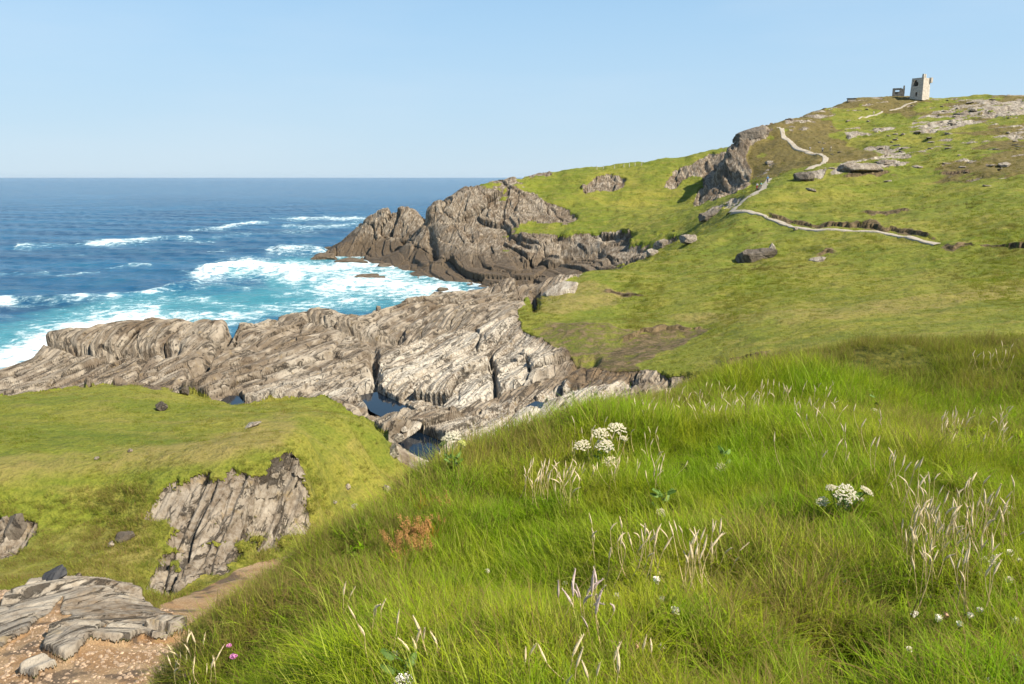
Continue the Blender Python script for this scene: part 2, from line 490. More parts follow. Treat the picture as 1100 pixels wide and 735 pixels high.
# headland
line([(346, 275, 303), (370, 275, 304), (400, 278, 292), (440, 286, 266), (480, 297, 238), (500, 302, 228), (560, 308, 205), (600, 303, 203), (640, 292, 206)], 22)
line([(350, 267, 311), (372, 255, 316), (388, 243, 320), (398, 231, 323), (412, 224, 325), (428, 221, 326), (444, 223, 325), (456, 229, 321), (459, 241, 309)], 12)
line([(380, 268, 307), (410, 258, 312), (440, 262, 300), (450, 268, 292)], 20)
line([(600, 288, 216), (650, 271, 216), (700, 256, 216), (728, 246, 216)])
line([(455, 262, 277), (458, 245, 282), (460, 226, 290), (475, 218, 294)], 15)
line([(470, 280, 256), (520, 288, 240), (570, 285, 228), (610, 276, 226)])
line([(480, 250, 274), (530, 255, 262), (580, 250, 258), (610, 255, 247), (640, 248, 250)])
line([(480, 215, 298), (500, 205, 303), (525, 196, 310), (550, 191, 318), (580, 185, 330), (640, 180, 335), (690, 174, 338), (730, 168, 340), (770, 160, 340), (800, 156, 345)], 24)
line([(500, 225, 286), (540, 220, 288), (580, 228, 282), (620, 225, 284)])
line([(580, 205, 308), (640, 200, 306), (690, 198, 305), (735, 185, 314)])
line([(640, 232, 270), (680, 228, 270), (720, 222, 268), (745, 212, 276)])
zline([(420, 345, 4), (450, 330, 8), (500, 345, 14), (580, 370, 22), (700, 380, 28), (800, 385, 34)])
zline([(330, 330, -2), (400, 365, -3), (450, 380, -3), (550, 430, 0), (700, 450, 10), (850, 450, 30)])
zline([(332, 296, -3), (330, 308, -4), (336, 322, -4)], 1e9)
zline([(300, 300, -3), (320, 260, -4), (400, 250, -4), (460, 225, -3)])
# the hill with the tower
line([(776, 206, 262), (795, 200, 258), (812, 196, 240)], 12)
line([(771, 203, 265), (769, 192, 270), (770, 180, 276), (774, 168, 283), (783, 156, 290), (798, 147, 297), (815, 140, 303), (835, 132, 309)], 10)
line([(790, 185, 267), (800, 170, 274), (815, 160, 280), (828, 150, 288)], 12)
zline([(758, 256, 22.5), (755, 264, 21), (752, 274, 20.5), (752, 284, 22), (756, 297, 27), (766, 312, 35), (790, 330, 42)], 12)
line([(845, 131, 312), (870, 121, 326), (920, 107, 341), (960, 102, 350), (985, 104, 352), (1020, 107, 345), (1060, 103, 338), (1100, 103, 328), (1180, 108, 310), (1300, 116, 290)], 28)
line([(790, 222, 183), (800, 216, 186), (820, 202, 196), (825, 194, 205)], 12)
line([(845, 186, 222), (870, 180, 232), (890, 170, 246)])
line([(838, 140, 290), (848, 152, 276), (862, 162, 262), (885, 168, 250)], 16)
line([(820, 232, 168), (850, 241, 156), (880, 245, 148), (940, 247, 138), (1000, 258, 126)], 20)
line([(850, 222, 178), (900, 220, 176), (950, 205, 186), (1000, 195, 188), (1100, 200, 160), (1250, 205, 140)])
line([(900, 238, 158), (1000, 230, 150), (1100, 240, 124), (1250, 245, 110)])
line([(900, 140, 298), (940, 125, 318), (1030, 130, 285), (1100, 128, 270), (1250, 132, 250)])
line([(930, 172, 232), (1000, 165, 222), (1100, 160, 205), (1250, 165, 190)])
line([(910, 160, 262), (960, 148, 262), (1030, 150, 245)])
zline([(850, 400, 50), (960, 400, 58), (1100, 390, 58), (1300, 370, 52)])
zline([(900, 600, 20), (1100, 600, 30), (1400, 500, 30), (1500, 200, 34), (1500, 90, 22), (1500, 45, 18)])

PTS = np.array(PTS)
V0, V1 = math.log(9.5), math.log(620)
SV = 1.25
def uvc(x, y): return np.stack([x / y, SV * np.log(y)], -1)
CTRL = uvc(PTS[:, 0], PTS[:, 1])
_, keep = np.unique(np.round(CTRL, 3), axis=0, return_index=True)
CTRL = CTRL[keep]; PTS = PTS[keep]
WT = rbf_fit(CTRL, PTS[:, 2])

# mesh lattice: more columns inside the view, more rows where steep faces stand
def spaced(dens, n):
    x = np.array([d[0] for d in dens], float); w = np.array([d[1] for d in dens], float)
    t = np.linspace(x[0], x[-1], 4000); ww = np.interp(t, x, w)
    c = np.concatenate([[0], np.cumsum((ww[1:] + ww[:-1]) / 2 * np.diff(t))])
    return np.interp(np.linspace(0, c[-1], n), c, t)
UC = spaced([(-1.15, .25), (-.78, .3), (-.68, 1), (.68, 1), (.8, .3), (1.15, .25)], 1250)
VR = spaced([(V0, .5), (math.log(13), .8), (math.log(15), 1.7), (math.log(21), 1.8), (math.log(30), 1.8), (math.log(34), .8), (math.log(60), .9), (math.log(66), 1.3), (math.log(82), 1.5), (math.log(86), 2.4), (math.log(120), 2.2), (math.log(130), 1.25),
             (math.log(150), .7), (math.log(200), 1.0), (math.log(345), 1.3), (math.log(370), .4), (V1, .2)], 1420)
NU, NV = len(UC), len(VR)
cu = np.linspace(UC[0], UC[-1], 420); cv = np.linspace(V0, V1, 420)
G = rbf_eval(CTRL, WT, np.stack(np.meshgrid(cu, cv * SV, indexing='ij'), -1).reshape(-1, 2)).reshape(420, 420)
UU, VV = np.meshgrid(UC, VR, indexing='ij')
TZ = bilin(G, (UU - cu[0]) / (cu[1] - cu[0]), (VV - cv[0]) / (cv[1] - cv[0])).astype(np.float32)
TY = np.exp(VV).astype(np.float32); TX = (UU * TY).astype(np.float32)

PX, PY = proj(TX, TY, TZ)
NJ = fbm(PX, PY, 0 * PX, 22, 3, seed=4) * 7          # ragged borders, measured along the slope
PXj, PYj = PX + NJ, PY + .6 * fbm(PX, PY, 0 * PX, 16, 3, seed=9) * 7

def region(poly, y0, y1, px=PXj, py=PYj):
    return (inpoly(px, py, poly) & (TY > y0) & (TY < y1)).astype(np.float32)

def blur(a, n=1):
    for _ in range(n):
        b = a.copy(); b[1:-1, 1:-1] = (a[:-2, 1:-1] + a[2:, 1:-1] + a[1:-1, :-2] + a[1:-1, 2:] + 2 * a[1:-1, 1:-1]) / 6
        a = b
    return a

SHELF = region([(-400, 428), (0, 424), (110, 412), (215, 424), (250, 436), (300, 431), (350, 425), (395, 452), (425, 470), (398, 505), (410, 528), (440, 535), (520, 505),
                (620, 475), (705, 425), (770, 402), (700, 398), (650, 398), (612, 385), (588, 368), (562, 352), (556, 336), (566, 322), (590, 318), (612, 300), (640, 288), (660, 268),
                (560, 285), (300, 290), (-400, 300)], 43, 175)
SHELF = np.maximum(SHELF, ((TZ < 9) & (TY > 78) & (TY < 200)).astype(np.float32))
HEAD = region([(300, 320), (300, 205), (400, 205), (430, 195), (480, 195), (530, 186), (575, 180), (592, 186), (566, 197), (583, 216), (611, 222), (626, 250), (637, 247), (654, 244), (694, 250),
               (723, 246), (728, 258), (700, 278), (663, 288), (634, 300), (520, 330)], 185, 420)
HEAD = np.maximum(HEAD, ((TZ < 5) & (TY > 185) & (UU < .3)).astype(np.float32))
CLIFF = np.maximum.reduce([
    region([(620, 202), (640, 190), (660, 186), (674, 192), (671, 200), (650, 204), (626, 208)], 190, 420),
    region([(708, 202), (722, 185), (745, 173), (766, 162), (776, 172), (765, 187), (735, 191), (725, 204)], 190, 420),
    region([(745, 222), (755, 190), (762, 165), (780, 150), (800, 144), (830, 136), (828, 146), (806, 158), (800, 172), (806, 190), (800, 203), (776, 212)], 236, 330)])
FACE = np.maximum.reduce([
    region([(156, 560), (176, 530), (192, 516), (228, 508), (262, 504), (296, 493), (326, 486), (333, 520), (332, 572), (300, 592), (250, 606), (216, 628), (185, 644), (160, 634), (172, 600), (186, 588), (176, 570)], 20, 31),
    region([(-40, 556), (25, 550), (37, 562), (32, 585), (12, 598), (-40, 600)], 20, 30),
    region([(112, 585), (128, 570), (150, 572), (140, 582), (120, 592)], 20, 30)])
DOME = region([(64, 660), (72, 636), (84, 627), (112, 631), (150, 643), (186, 666), (200, 684), (165, 688), (128, 674), (95, 668)], 13, 22)
SLAB = np.maximum.reduce([DOME, region([(-120, 735), (-40, 700), (0, 650), (38, 634), (70, 627), (70, 642), (44, 664), (10, 694), (-30, 740)], 12, 22),
    region([(40, 702), (68, 668), (118, 653), (124, 664), (100, 690), (70, 714)], 12, 20), region([(100, 692), (128, 670), (160, 662), (164, 674), (132, 692)], 12, 20), region([(18, 726), (42, 712), (64, 718), (40, 730)], 11, 18)])
def ragged(m, n, lam, amp, seed, thr=.5, full=1.0):
    """soften a mask, then break its border up with noise of several sizes"""
    b = blur(m, n)
    k = b * full + amp * fbm(TX, TY, TZ, lam, 6, .62, seed=seed) * np.clip(5 * b * (1 - b) + .55 * b, 0, 1)
    return sstep(thr - .07, thr + .07, k).astype(np.float32)
FACE = ragged(FACE, 40, 1.1, 2.2, 60, full=.80)
SLAB = ragged(SLAB, 10, .9, 1.0, 64)
HEAD = np.maximum(ragged(HEAD, 30, 20, 1.7, 61, full=np.where((PX > 515) & (TZ > 12), .60, .98)), ((TZ < 7) & (TY > 185) & (UU < .25)).astype(np.float32))
CLIFF = ragged(CLIFF, 14, 12, 1.3, 62, .5, .9)
SHELF = ragged(SHELF, 22, 7, .95, 63, .5, 1.02)
SHELF = np.maximum(SHELF, ((TZ < 9.5) & (TY > 60) & (TY < 200) & (PX < 640)).astype(np.float32))
OUT = np.maximum.reduce([
    1.5 * region([(972, 140), (1005, 119), (1050, 108), (1120, 107), (1120, 124), (1060, 128), (1030, 138), (1000, 145)], 190, 420),
    region([(890, 187), (905, 176), (930, 171), (978, 167), (985, 172), (950, 182), (920, 187)], 170, 420),
    region([(905, 140), (960, 128), (980, 132), (940, 146), (912, 152)], 190, 420),
    region([(840, 130), (880, 118), (900, 122), (870, 136), (848, 140)], 190, 420),
    region([(1065, 148), (1110, 135), (1110, 147)], 150, 420),
    region([(846, 200), (868, 186), (890, 180), (880, 192), (858, 204)], 170, 420),
    region([(925, 160), (1000, 150), (1025, 150), (1010, 160), (960, 168)], 170, 420),
    region([(740, 235), (765, 222), (800, 212), (795, 220), (768, 232)], 170, 250)])
OUTN = sstep(-.04, .10, fbm(TX * .6, TY, TZ * 2.0, 6, 5, .62, seed=66)).astype(np.float32)
OUT = np.minimum(1, blur(OUT, 6) * np.where(OUT > 1.2, sstep(-.16, 0, fbm(TX * .6, TY, TZ * 2.0, 5, 5, .62, seed=66)), OUTN))
SCAT = sstep(.25, .33, fbm(TX * .6, TY, TZ * 2, 4.5, 5, .6, seed=67)) * ((TY > 175) & (PX > 770) & (fbm(TX, TY, TZ, 60, 2, seed=68) > -.1))
OUT = np.maximum(OUT, SCAT.astype(np.float32))
ROCK = np.maximum.reduce([SHELF, HEAD, CLIFF, FACE, OUT, SLAB])

DIRT = np.maximum.reduce([
    .8 * region([(640, 392), (668, 374), (690, 358), (725, 353), (765, 352), (742, 364), (705, 386), (675, 392)], 62, 95),
    .62 * region([(572, 352), (600, 346), (650, 350), (690, 358), (668, 378), (655, 396), (615, 390), (590, 370)], 66, 100),
    .85 * region([(600, 402), (640, 392), (680, 390), (690, 402), (640, 418), (615, 420)], 50, 95),
    region([(768, 402), (800, 389), (838, 379), (830, 388), (800, 398), (775, 405)], 50, 66)])
GRAV = np.maximum(
    region([(165, 655), (200, 640), (255, 614), (330, 586), (352, 590), (310, 622), (255, 645), (200, 672)], 17, 30),
    region([(-200, 780), (-200, 640), (60, 634), (130, 632), (215, 690), (215, 780)], 9, 21))
DRY = .8 * blur(np.maximum.reduce([
    .8 * region([(-200, 500), (0, 488), (120, 482), (220, 472), (300, 440), (330, 450), (300, 480), (200, 500), (100, 512), (-200, 530)], 24, 50),
    .9 * region([(575, 320), (600, 303), (640, 305), (680, 312), (660, 330), (600, 338), (570, 332)], 90, 135),
    .7 * region([(690, 340), (900, 330), (1100, 300), (1300, 300), (1300, 315), (1100, 318), (900, 345), (750, 350)], 50, 125),
    .7 * region([(200, 640), (330, 590), (400, 560), (330, 640)], 18, 60),
    .6 * region([(-200, 600), (0, 570), (160, 560), (175, 600), (100, 620), (-200, 640)], 18, 28)]).astype(np.float32), 60)
DIRT = blur(DIRT.astype(np.float32), 8); GRAV = blur(GRAV, 8) * (1 - SLAB); DIRT = np.maximum(DIRT, .42 * blur(DOME, 10) * SLAB)
HEA = (sstep(-.16, .16, fbm(TX, TY * .6, TZ, 26, 4, seed=70)) * ((TY > 150) & (PX > 790)) * sstep(222, 165, PY)).astype(np.float32)
PALE = np.maximum.reduce([
    region([(395, 445), (400, 390), (430, 376), (500, 358), (552, 342), (578, 362), (600, 385), (560, 410), (470, 445)], 60, 100),
    .9 * region([(410, 520), (450, 490), (520, 440), (620, 405), (690, 400), (640, 440), (540, 480), (440, 530)], 44, 72),
    .8 * region([(560, 340), (600, 300), (640, 290), (620, 315), (575, 345)], 90, 140),
    .6 * region([(250, 440), (300, 405), (400, 395), (400, 440), (330, 436)], 55, 90),
    np.minimum(1, OUT) * .9, .35 * (FACE > 0), .45 * SLAB]).astype(np.float32)
PALE = blur(np.maximum(PALE, .12 * (SHELF > 0)).astype(np.float32), 18)

# small scarps of the peat banks: the turf above each line stands higher
SCARPS = [([(818, 228), (836, 235), (856, 239), (880, 243), (925, 244), (960, 247), (990, 254), (1012, 262)], .8, 11, 110, 230),
          ([(1005, 268), (1040, 264), (1100, 266), (1200, 262)], .9, 10, 90, 140),
          ([(900, 190), (930, 187), (965, 183)], .8, 7, 150, 260),
          ([(660, 372), (690, 358), (725, 354), (762, 353)], .45, 10, 70, 100),
          ([(768, 402), (800, 391), (835, 381)], .7, 8, 50, 70),
          ([(1000, 186), (1030, 188), (1050, 186)], .6, 6, 140, 230),
          ([(920, 232), (955, 228), (985, 227)], .45, 6, 120, 200),
          ([(640, 312), (668, 316), (700, 318)], .5, 6, 95, 130),
          ([(870, 276), (885, 272), (905, 268)], .6, 6, 110, 150)]
BASE = TZ.copy()
for pts, hgt, fall, y0, y1 in SCARPS:
    d, up = polydist(PX + .5 * fbm(PX, PY, 0 * PX, 9, 2, seed=3) * 3, PY + fbm(PX, PY, 0 * PX, 8, 2, seed=14) * 2.2, pts)
    m = (TY > y0) & (TY < y1)
    ends = sstep(0, 14, PX - pts[0][0]) * sstep(0, 14, pts[-1][0] - PX)
    TZ += (hgt * np.exp(-d / fall) * up * m * ends * np.clip(.6 + 1.0 * fbm(PX, PY, 0 * PX, 26, 3, seed=41), .05, 1.4)).astype(np.float32)
    DIRT = np.maximum(DIRT, ((d < 1.2 + 2.6 * fbm(PX, PY, 0 * PX, 14, 3, seed=43)) & m) * ends * .95)

# clefts in the rock
for pts, dep, wd, y0, y1 in [([(250, 350), (236, 374), (205, 398)], 2.2, 5, 60, 100), ([(402, 378), (404, 410), (400, 440)], 1.6, 4, 55, 100),
                             ([(528, 380), (533, 420)], 1.5, 3, 60, 100), ([(575, 318), (572, 332)], 2.5, 4, 95, 135), ([(456, 228), (462, 250), (466, 275)], 1.8, 5, 250, 330),
                             ([(520, 425), (600, 395), (640, 388)], 1.0, 4, 55, 90), ([(60, 372), (100, 380), (190, 378)], 1.2, 4, 60, 100), ([(560, 285), (600, 265), (640, 262)], 2, 5, 200, 280),
                             ([(330, 340), (400, 362), (430, 366)], 1.4, 4, 70, 110), ([(470, 455), (560, 440), (620, 420)], .6, 3, 45, 75)]:
    d, up = polydist(PX + 4 * fbm(PX, PY, 0 * PX, 12, 3, seed=3), PY + 3 * fbm(PX, PY, 0 * PX, 12, 3, seed=14), pts)
    TZ -= (dep * np.exp(-(d / wd) ** 2) * ((TY > y0) & (TY < y1))).astype(np.float32)
# relief of the turf
gr = (1 - np.minimum(1, ROCK))
TZ += (gr * (np.clip(TY / 260, .03, 1.0) * (fbm(TX, TY, TZ, 9, 4, seed=21) * 1.5) + .045 * np.clip(TY / 25, .4, 3) * fbm(TX, TY, TZ, 1.1, 3, seed=22)
             + np.clip((TY - 60) / 80, 0, 1) * (.5 * fbm(TX, TY * .55, TZ, 3.2, 3, seed=23) + .55 * layers(TZ / 2.6 + 1.8 * fbm(TX, TY, TZ, 30, 4, seed=24)) * sstep(-.2, .3, fbm(TX, TY, TZ, 45, 2, seed=26))))).astype(np.float32)
TZ += (GRAV * .10 * fbm(TX, TY, TZ, 1.6, 3, seed=25)).astype(np.float32)

# bedded rock: pushed out along the normal of the smooth surface
bz = blur(BASE, 3)
gx = np.gradient(bz, axis=0) / np.gradient(TX, axis=0)
# along a column both x and y change, so take the slope along the ray and correct
gy = (np.gradient(bz, axis=1) - gx * np.gradient(TX, axis=1)) / np.gradient(TY, axis=1)
gx = np.clip(gx, -1.6, 1.6); gy = np.clip(gy, -1.6, 1.6)
nl = np.sqrt(gx * gx + gy * gy + 1)
NX, NY, NZ = -gx / nl, -gy / nl, 1 / nl

def apply_rock(mask, n, sc, amp, seed, lift=0.0):
    global TX, TY, TZ
    n = np.array(n, float); n /= np.linalg.norm(n)
    i, j = np.nonzero(mask > .01)
    x, y, z = TX[i, j], TY[i, j], TZ[i, j]
    d = (rockdisp(x, y, z, n, sc, seed) * amp + lift) * blur(mask, 3)[i, j]
    TX[i, j] += NX[i, j] * d; TY[i, j] += NY[i, j] * d; TZ[i, j] += NZ[i, j] * d

apply_rock(SHELF, (0.80, -0.36, 0.48), 1.0, .82, 1.0, .05)
apply_rock(HEAD, (-0.62, -0.30, 0.72), 2.0, .9, 5.0, .0)
apply_rock(CLIFF, (0.70, -0.3, 0.65), 1.8, .95, 9.0, .2)
apply_rock(FACE, (-0.80, -0.25, 0.55), .32, 1.1, 13.0, -.06)
apply_rock(SLAB, (0.62, -0.34, 0.70), .62, .36, 21.0, .18)
apply_rock(OUT, (0.3, -0.5, 0.8), .8, .7, 17.0, .15)
POOLS = [([(385, 425), (405, 421), (428, 432), (448, 443), (458, 458), (440, 463), (420, 453), (398, 442)], 9.95, 50, 90),
         ([(396, 522), (400, 497), (416, 480), (432, 474), (448, 463), (480, 476), (464, 494), (436, 500), (424, 522), (410, 530)], 11.6, 38, 62),
         ([(236, 431), (246, 425), (258, 425), (264, 432), (250, 438)], 9.7, 55, 85), ([(560, 439), (575, 431), (588, 433), (580, 441)], 12.0, 45, 75),
         ([(440, 327), (452, 322), (468, 322), (462, 330), (446, 332)], 10.8, 95, 135)]
for poly, zp, y0, y1 in POOLS:
    qx, qy = proj(TX, TY, 0 * TZ + zp)
    inside = (inpoly(qx + .35 * NJ, qy + .25 * NJ, poly) & (TY > y0) & (TY < y1)).astype(np.float32)
    inside = blur(inside, 6)
    TZ = (TZ * (1 - sstep(.15, .75, inside)) + np.minimum(TZ, zp - .35) * sstep(.15, .75, inside)).astype(np.float32)
FARA = sstep(60, 75, TY).astype(np.float32)

def t2_height(x, y):
    """height of the smooth main terrain (before bedding)"""
    u = np.clip(x / y, UC[0], UC[-1]); v = np.clip(np.log(y), V0, V1)
    return bilin(TZ, np.interp(u, UC, np.arange(NU)), np.interp(v, VR, np.arange(NV)))

def attr_at(A, x, y):
    u = np.clip(x / y, UC[0], UC[-1]); v = np.clip(np.log(y), V0, V1)
    return bilin(A, np.interp(u, UC, np.arange(NU)), np.interp(v, VR, np.arange(NV)))

def hit2(px, py, y0=15, y1=600):
    Y = np.geomspace(y0, y1, 5000)
    x = uu(px, py) * Y; zr = H - kk(py) * Y
    s = zr - t2_height(x, Y)
    i = np.nonzero((s < 0) & (Y < 420))[0]
    if not len(i): return hit2(px, py + .5, y0, y1)
    i = i[0]
    return Vector((x[i], Y[i], t2_height(x[i:i + 1], Y[i:i + 1])[0]))

# cut the lattice into the named pieces of land
idx = np.arange(NU * NV).reshape(NU, NV)
quads = np.stack([idx[:-1, :-1], idx[1:, :-1], idx[1:, 1:], idx[:-1, 1:]], -1).reshape(-1, 4)
zc = TZ.ravel()[quads].max(1); yc = TY.ravel()[quads].mean(1); uc = UU.ravel()[quads].mean(1)
shelf_f = SHELF.ravel()[quads].mean(1) > .5
pxc = PX.ravel()[quads].mean(1)
reg = np.where(yc < 50, 0, np.where((yc > 186) & (pxc < 752), 3, 2))
reg = np.where(shelf_f & (yc < 186), 1, reg)
ok = (zc > -2.5) & ~((uc > .12) & (yc < 22)) & ~((uc > -.1) & (yc < 14))
flatV = np.stack([TX, TY, TZ], -1).reshape(-1, 3)
ATTR = dict(rock=ROCK, dirt=DIRT, gravel=GRAV, dry=DRY, heather=HEA, pale=PALE, far=FARA)
for r, nm in enumerate(['grass_knoll', 'rock_shelf', 'hillside', 'headland']):
    q = quads[ok & (reg == r)]
    used, inv = np.unique(q, return_inverse=True)
    me = mesh_from(nm, flatV[used], inv.reshape(-1, 4), M_TERR)
    if r in (1, 3): me.polygons.foreach_set('use_smooth', np.mean(ROCK.ravel()[q], axis=1) < .5)
    for k, a in ATTR.items():
        fattr(me, k, a.ravel()[used])
    struct(link(nm, me))

# ------------------------------------------------------------------ near bank
BP = []
def bl(pts, step=60):
    for p in resample_line(pts, step): BP.append(W(*p))
def bz_(px, Y, z): BP.append(np.array([uu(px, 450) * Y, Y, z]))
bl([(150, 728, 4.9), (230, 672, 5.5), (330, 605, 6.5), (420, 560, 7.5), (490, 508, 8.5), (560, 484, 8.8), (620, 458, 9.2), (680, 428, 10.2), (725, 415, 11.2), (800, 405, 12.8), (860, 402, 14)])
bl([(190, 735, 4.4), (300, 735, 3.3), (550, 735, 2.55), (900, 735, 2.4), (1150, 735, 2.35)])
bl([(330, 665, 4.5), (450, 615, 4.8), (560, 560, 5.5), (660, 500, 6.6)])
bl([(550, 655, 3.55), (700, 602, 4.1), (900, 602, 4.0), (1080, 602, 3.85)])
bl([(640, 520, 6.0), (760, 500, 6.1), (900, 500, 5.8), (1080, 500, 5.6)])
bl([(740, 445, 8.8), (820, 440, 8.8), (950, 430, 9.2), (1090, 420, 9.4)])
bl([(900, 398, 14.5), (960, 392, 15), (1090, 385, 14.2)])
bl([(840, 386, 24), (900, 372, 24), (1000, 364, 22.5), (1100, 359, 22), (1250, 352, 21)])
for px, y, z in [(120, 5.6, 24.4), (200, 6.6, 23.6), (300, 8.2, 22.8), (400, 9.6, 22.4), (480, 10.8, 22.4), (560, 11.2, 23.2), (640, 12, 23.4), (720, 14, 23.4), (800, 17, 22.8),
                 (50, 4.5, 24.6), (-100, 4.0, 24.2), (-300, 3, 25.0), (60, 8, 20.5), (200, 10, 19.5), (400, 14, 17), (560, 16, 17), (700, 20, 17), (860, 21, 22.0),
                 (900, 29, 20.5), (1050, 28, 22), (1250, 27, 23), (900, 38, 14), (1100, 38, 15), (1400, 36, 17), (700, 30, 12), (400, 24, 12)]:
    bz_(px, y, z)
for x, y, z in [(0, 0, 28.4), (-1.5, 0, 28.1), (-3, -1, 27.3), (-6, -2, 25), (-9, 2, 22), (2, 0, 28.45), (5, 0, 28.5), (9, 1, 28.4), (14, 3, 28.4), (20, 6, 28), (20, 16, 27), (26, 26, 24), (0, -4, 28.6), (10, -4, 28.8), (24, -4, 28.8), (-10, -4, 24), (12, 9, 27.7)]:
    BP.append(np.array([x, y, z]))
BP = np.array(BP)
BW = rbf_fit(BP[:, :2] / 5, BP[:, 2])
BX = np.arange(-9, 26.01, .09); BY = np.arange(-3, 36.01, .09)
cx_ = np.linspace(-9, 26, 200); cy_ = np.linspace(-3, 36, 220)
BG = rbf_eval(BP[:, :2] / 5, BW, np.stack(np.meshgrid(cx_ / 5, cy_ / 5, indexing='ij'), -1).reshape(-1, 2)).reshape(200, 220)
XB, YB = np.meshgrid(BX, BY, indexing='ij')
ZB = bilin(BG, (XB - cx_[0]) / (cx_[1] - cx_[0]), (YB - cy_[0]) / (cy_[1] - cy_[0]))
ZB -= .10
ZB += .17 * fbm(XB, YB, 0 * XB, .95, 3, seed=31) + .05 * fbm(XB, YB, 0 * XB, .4, 2, seed=35) + .16 * fbm(XB, YB, 0 * XB, 3.1, 2, seed=33) * sstep(3, 8, YB)
def dent(px, py, Y, r, d):
    global ZB
    p = W(px, py, Y)
    ZB -= d * np.exp(-((XB - p[0]) ** 2 + (YB - p[1]) ** 2) / r ** 2)
dent(905, 668, 3.1, .20, .42); dent(925, 700, 2.75, .13, .25); dent(740, 690, 2.9, .14, .22); dent(1000, 640, 3.5, .15, .2); dent(620, 610, 4.1, .2, .2); dent(500, 660, 3.6, .18, .2); dent(830, 570, 4.6, .22, .2); dent(690, 545, 5.2, .25, .2); dent(1040, 700, 2.8, .13, .2); dent(780, 620, 3.8, .16, .18); dent(880, 715, 2.6, .16, .22); dent(930, 628, 3.6, .16, .16); dent(810, 690, 2.9, .15, .1)
dent(960, 412, 10.5, .7, .25); dent(1090, 470, 6.8, .5, .2); dent(1010, 460, 7.4, .4, .12)
def t1_height(x, y):
    return bilin(ZB, (np.asarray(x) - BX[0]) / .09, (np.asarray(y) - BY[0]) / .09)
def hit1(px, py, y0=1.5, y1=33):
    Y = np.geomspace(y0, y1, 3000)
    x = uu(px, py) * Y; zr = H - kk(py) * Y
    s = zr - t1_height(x, Y)
    i = np.nonzero(s < 0)[0]
    i = i[0] if len(i) else len(Y) - 1
    return Vector((x[i], Y[i], float(t1_height(x[i:i + 1], Y[i:i + 1])[0])))

bi = np.arange(len(BX) * len(BY)).reshape(len(BX), len(BY))
bq = np.stack([bi[:-1, :-1], bi[1:, :-1], bi[1:, 1:], bi[:-1, 1:]], -1).reshape(-1, 4)
def bank_material():
    t = NT('bank_soil'); p = t.pos()
    c = turf_colour(t, p)
    n = t.noise(p, 14, 4, .7)
    c = t.mix(t.ramp(n, .3, .7), (.030, .040, .008), t.mix(.5, c, (.05, .05, .015)))
    t.principled(c, .95, t.bump(n, .6, .03), .1)
    return t.m
me = mesh_from('grass_bank', np.stack([XB, YB, ZB], -1).reshape(-1, 3), bq, bank_material())
struct(link('grass_bank', me))
#@@PART2

# ------------------------------------------------------------------ sea
SEA_F = [([(20, 264), (60, 263), (80, 261), (125, 259), (180, 256), (205, 255)], 2.2, 1.0), ([(160, 257), (230, 258)], 1.5, .6),
         ([(-100, 322), (0, 322), (60, 322), (120, 318), (150, 316), (180, 309), (212, 304)], 3.0, 1.1),
         ([(205, 246), (240, 244), (265, 241), (285, 239)], 1.6, .95), ([(230, 252), (300, 250), (340, 247)], 3.2, .55), ([(290, 235), (350, 233), (392, 235)], 1.8, .9), ([(300, 242), (350, 242), (385, 240)], 2.5, .75),
         ([(-60, 293), (0, 293), (30, 294), (50, 292)], 1.3, .8), ([(40, 296), (80, 293), (110, 291)], 1.2, .55), ([(115, 288), (140, 285), (165, 286)], 1.3, .7),
         ([(215, 291), (240, 286), (270, 283), (300, 287), (318, 293)], 7, 1.25), ([(225, 270), (250, 266)], 2, .5),
         ([(290, 268), (330, 266), (345, 270)], 4.5, 1.0), ([(310, 285), (350, 288), (400, 280), (430, 285)], 8, .95), ([(260, 310), (300, 316), (330, 312)], 3, .6),
         ([(350, 305), (400, 300), (450, 308), (490, 312)], 14, .95), ([(330, 290), (380, 293), (430, 294)], 10, .85), ([(320, 300), (350, 297)], 3, .8),
         ([(-100, 392), (0, 385), (40, 368), (100, 348), (160, 340)], 21, 1.1), ([(150, 338), (230, 340), (280, 335)], 8, .8), ([(280, 330), (340, 325), (400, 322)], 6, .75), ([(150, 322), (210, 320), (260, 328)], 5, .6),
         ([(380, 262), (400, 270), (430, 275)], 3, .7), ([(10, 272), (40, 272)], 1.2, .6), ([(60, 274), (90, 272)], 1.0, .45)]
SU = spaced([(-1.9, .15), (-.8, .3), (-.68, 1), (0.05, 1), (.15, .2), (1.9, .1)], 760)
SVR = spaced([(math.log(60), .2), (math.log(95), 1), (math.log(400), 1.0), (math.log(900), .7), (math.log(4000), .2), (math.log(27000), .1)], 760)
SUU, SVV = np.meshgrid(SU, SVR, indexing='ij')
SY = np.exp(SVV); SX = SUU * SY
def wave(x, y, d, lam, sharp=1.4):
    s = (x * d[0] + y * d[1]) / lam + .55 * fbm(x, y, 0 * x, lam * 4, 2, seed=lam)
    w = .5 + .5 * np.sin(2 * np.pi * s)
    return w ** sharp - .45
fade = sstep(1800, 500, SY)
SZ = fade * (.55 * wave(SX, SY, (.45, .9), 31) + .25 * wave(SX, SY, (.2, 1), 13) + .14 * wave(SX, SY, (.6, .75), 5.5) + .22 * fbm(SX, SY, 0 * SX, 4, 3, seed=2))
SPX, SPY = proj(SX, SY, 0 * SX)
jx = SPX + 9 * fbm(SPX, SPY * 3, 0 * SPX, 60, 4, seed=1); jy = SPY + 3.6 * fbm(SPX, SPY * 2, 0 * SPX, 34, 4, seed=7)
foam = np.zeros_like(SX)
SEA_F = [(a, b, c * (.82 if max(q[1] for q in a) < 272 else 1)) for a, b, c in SEA_F]
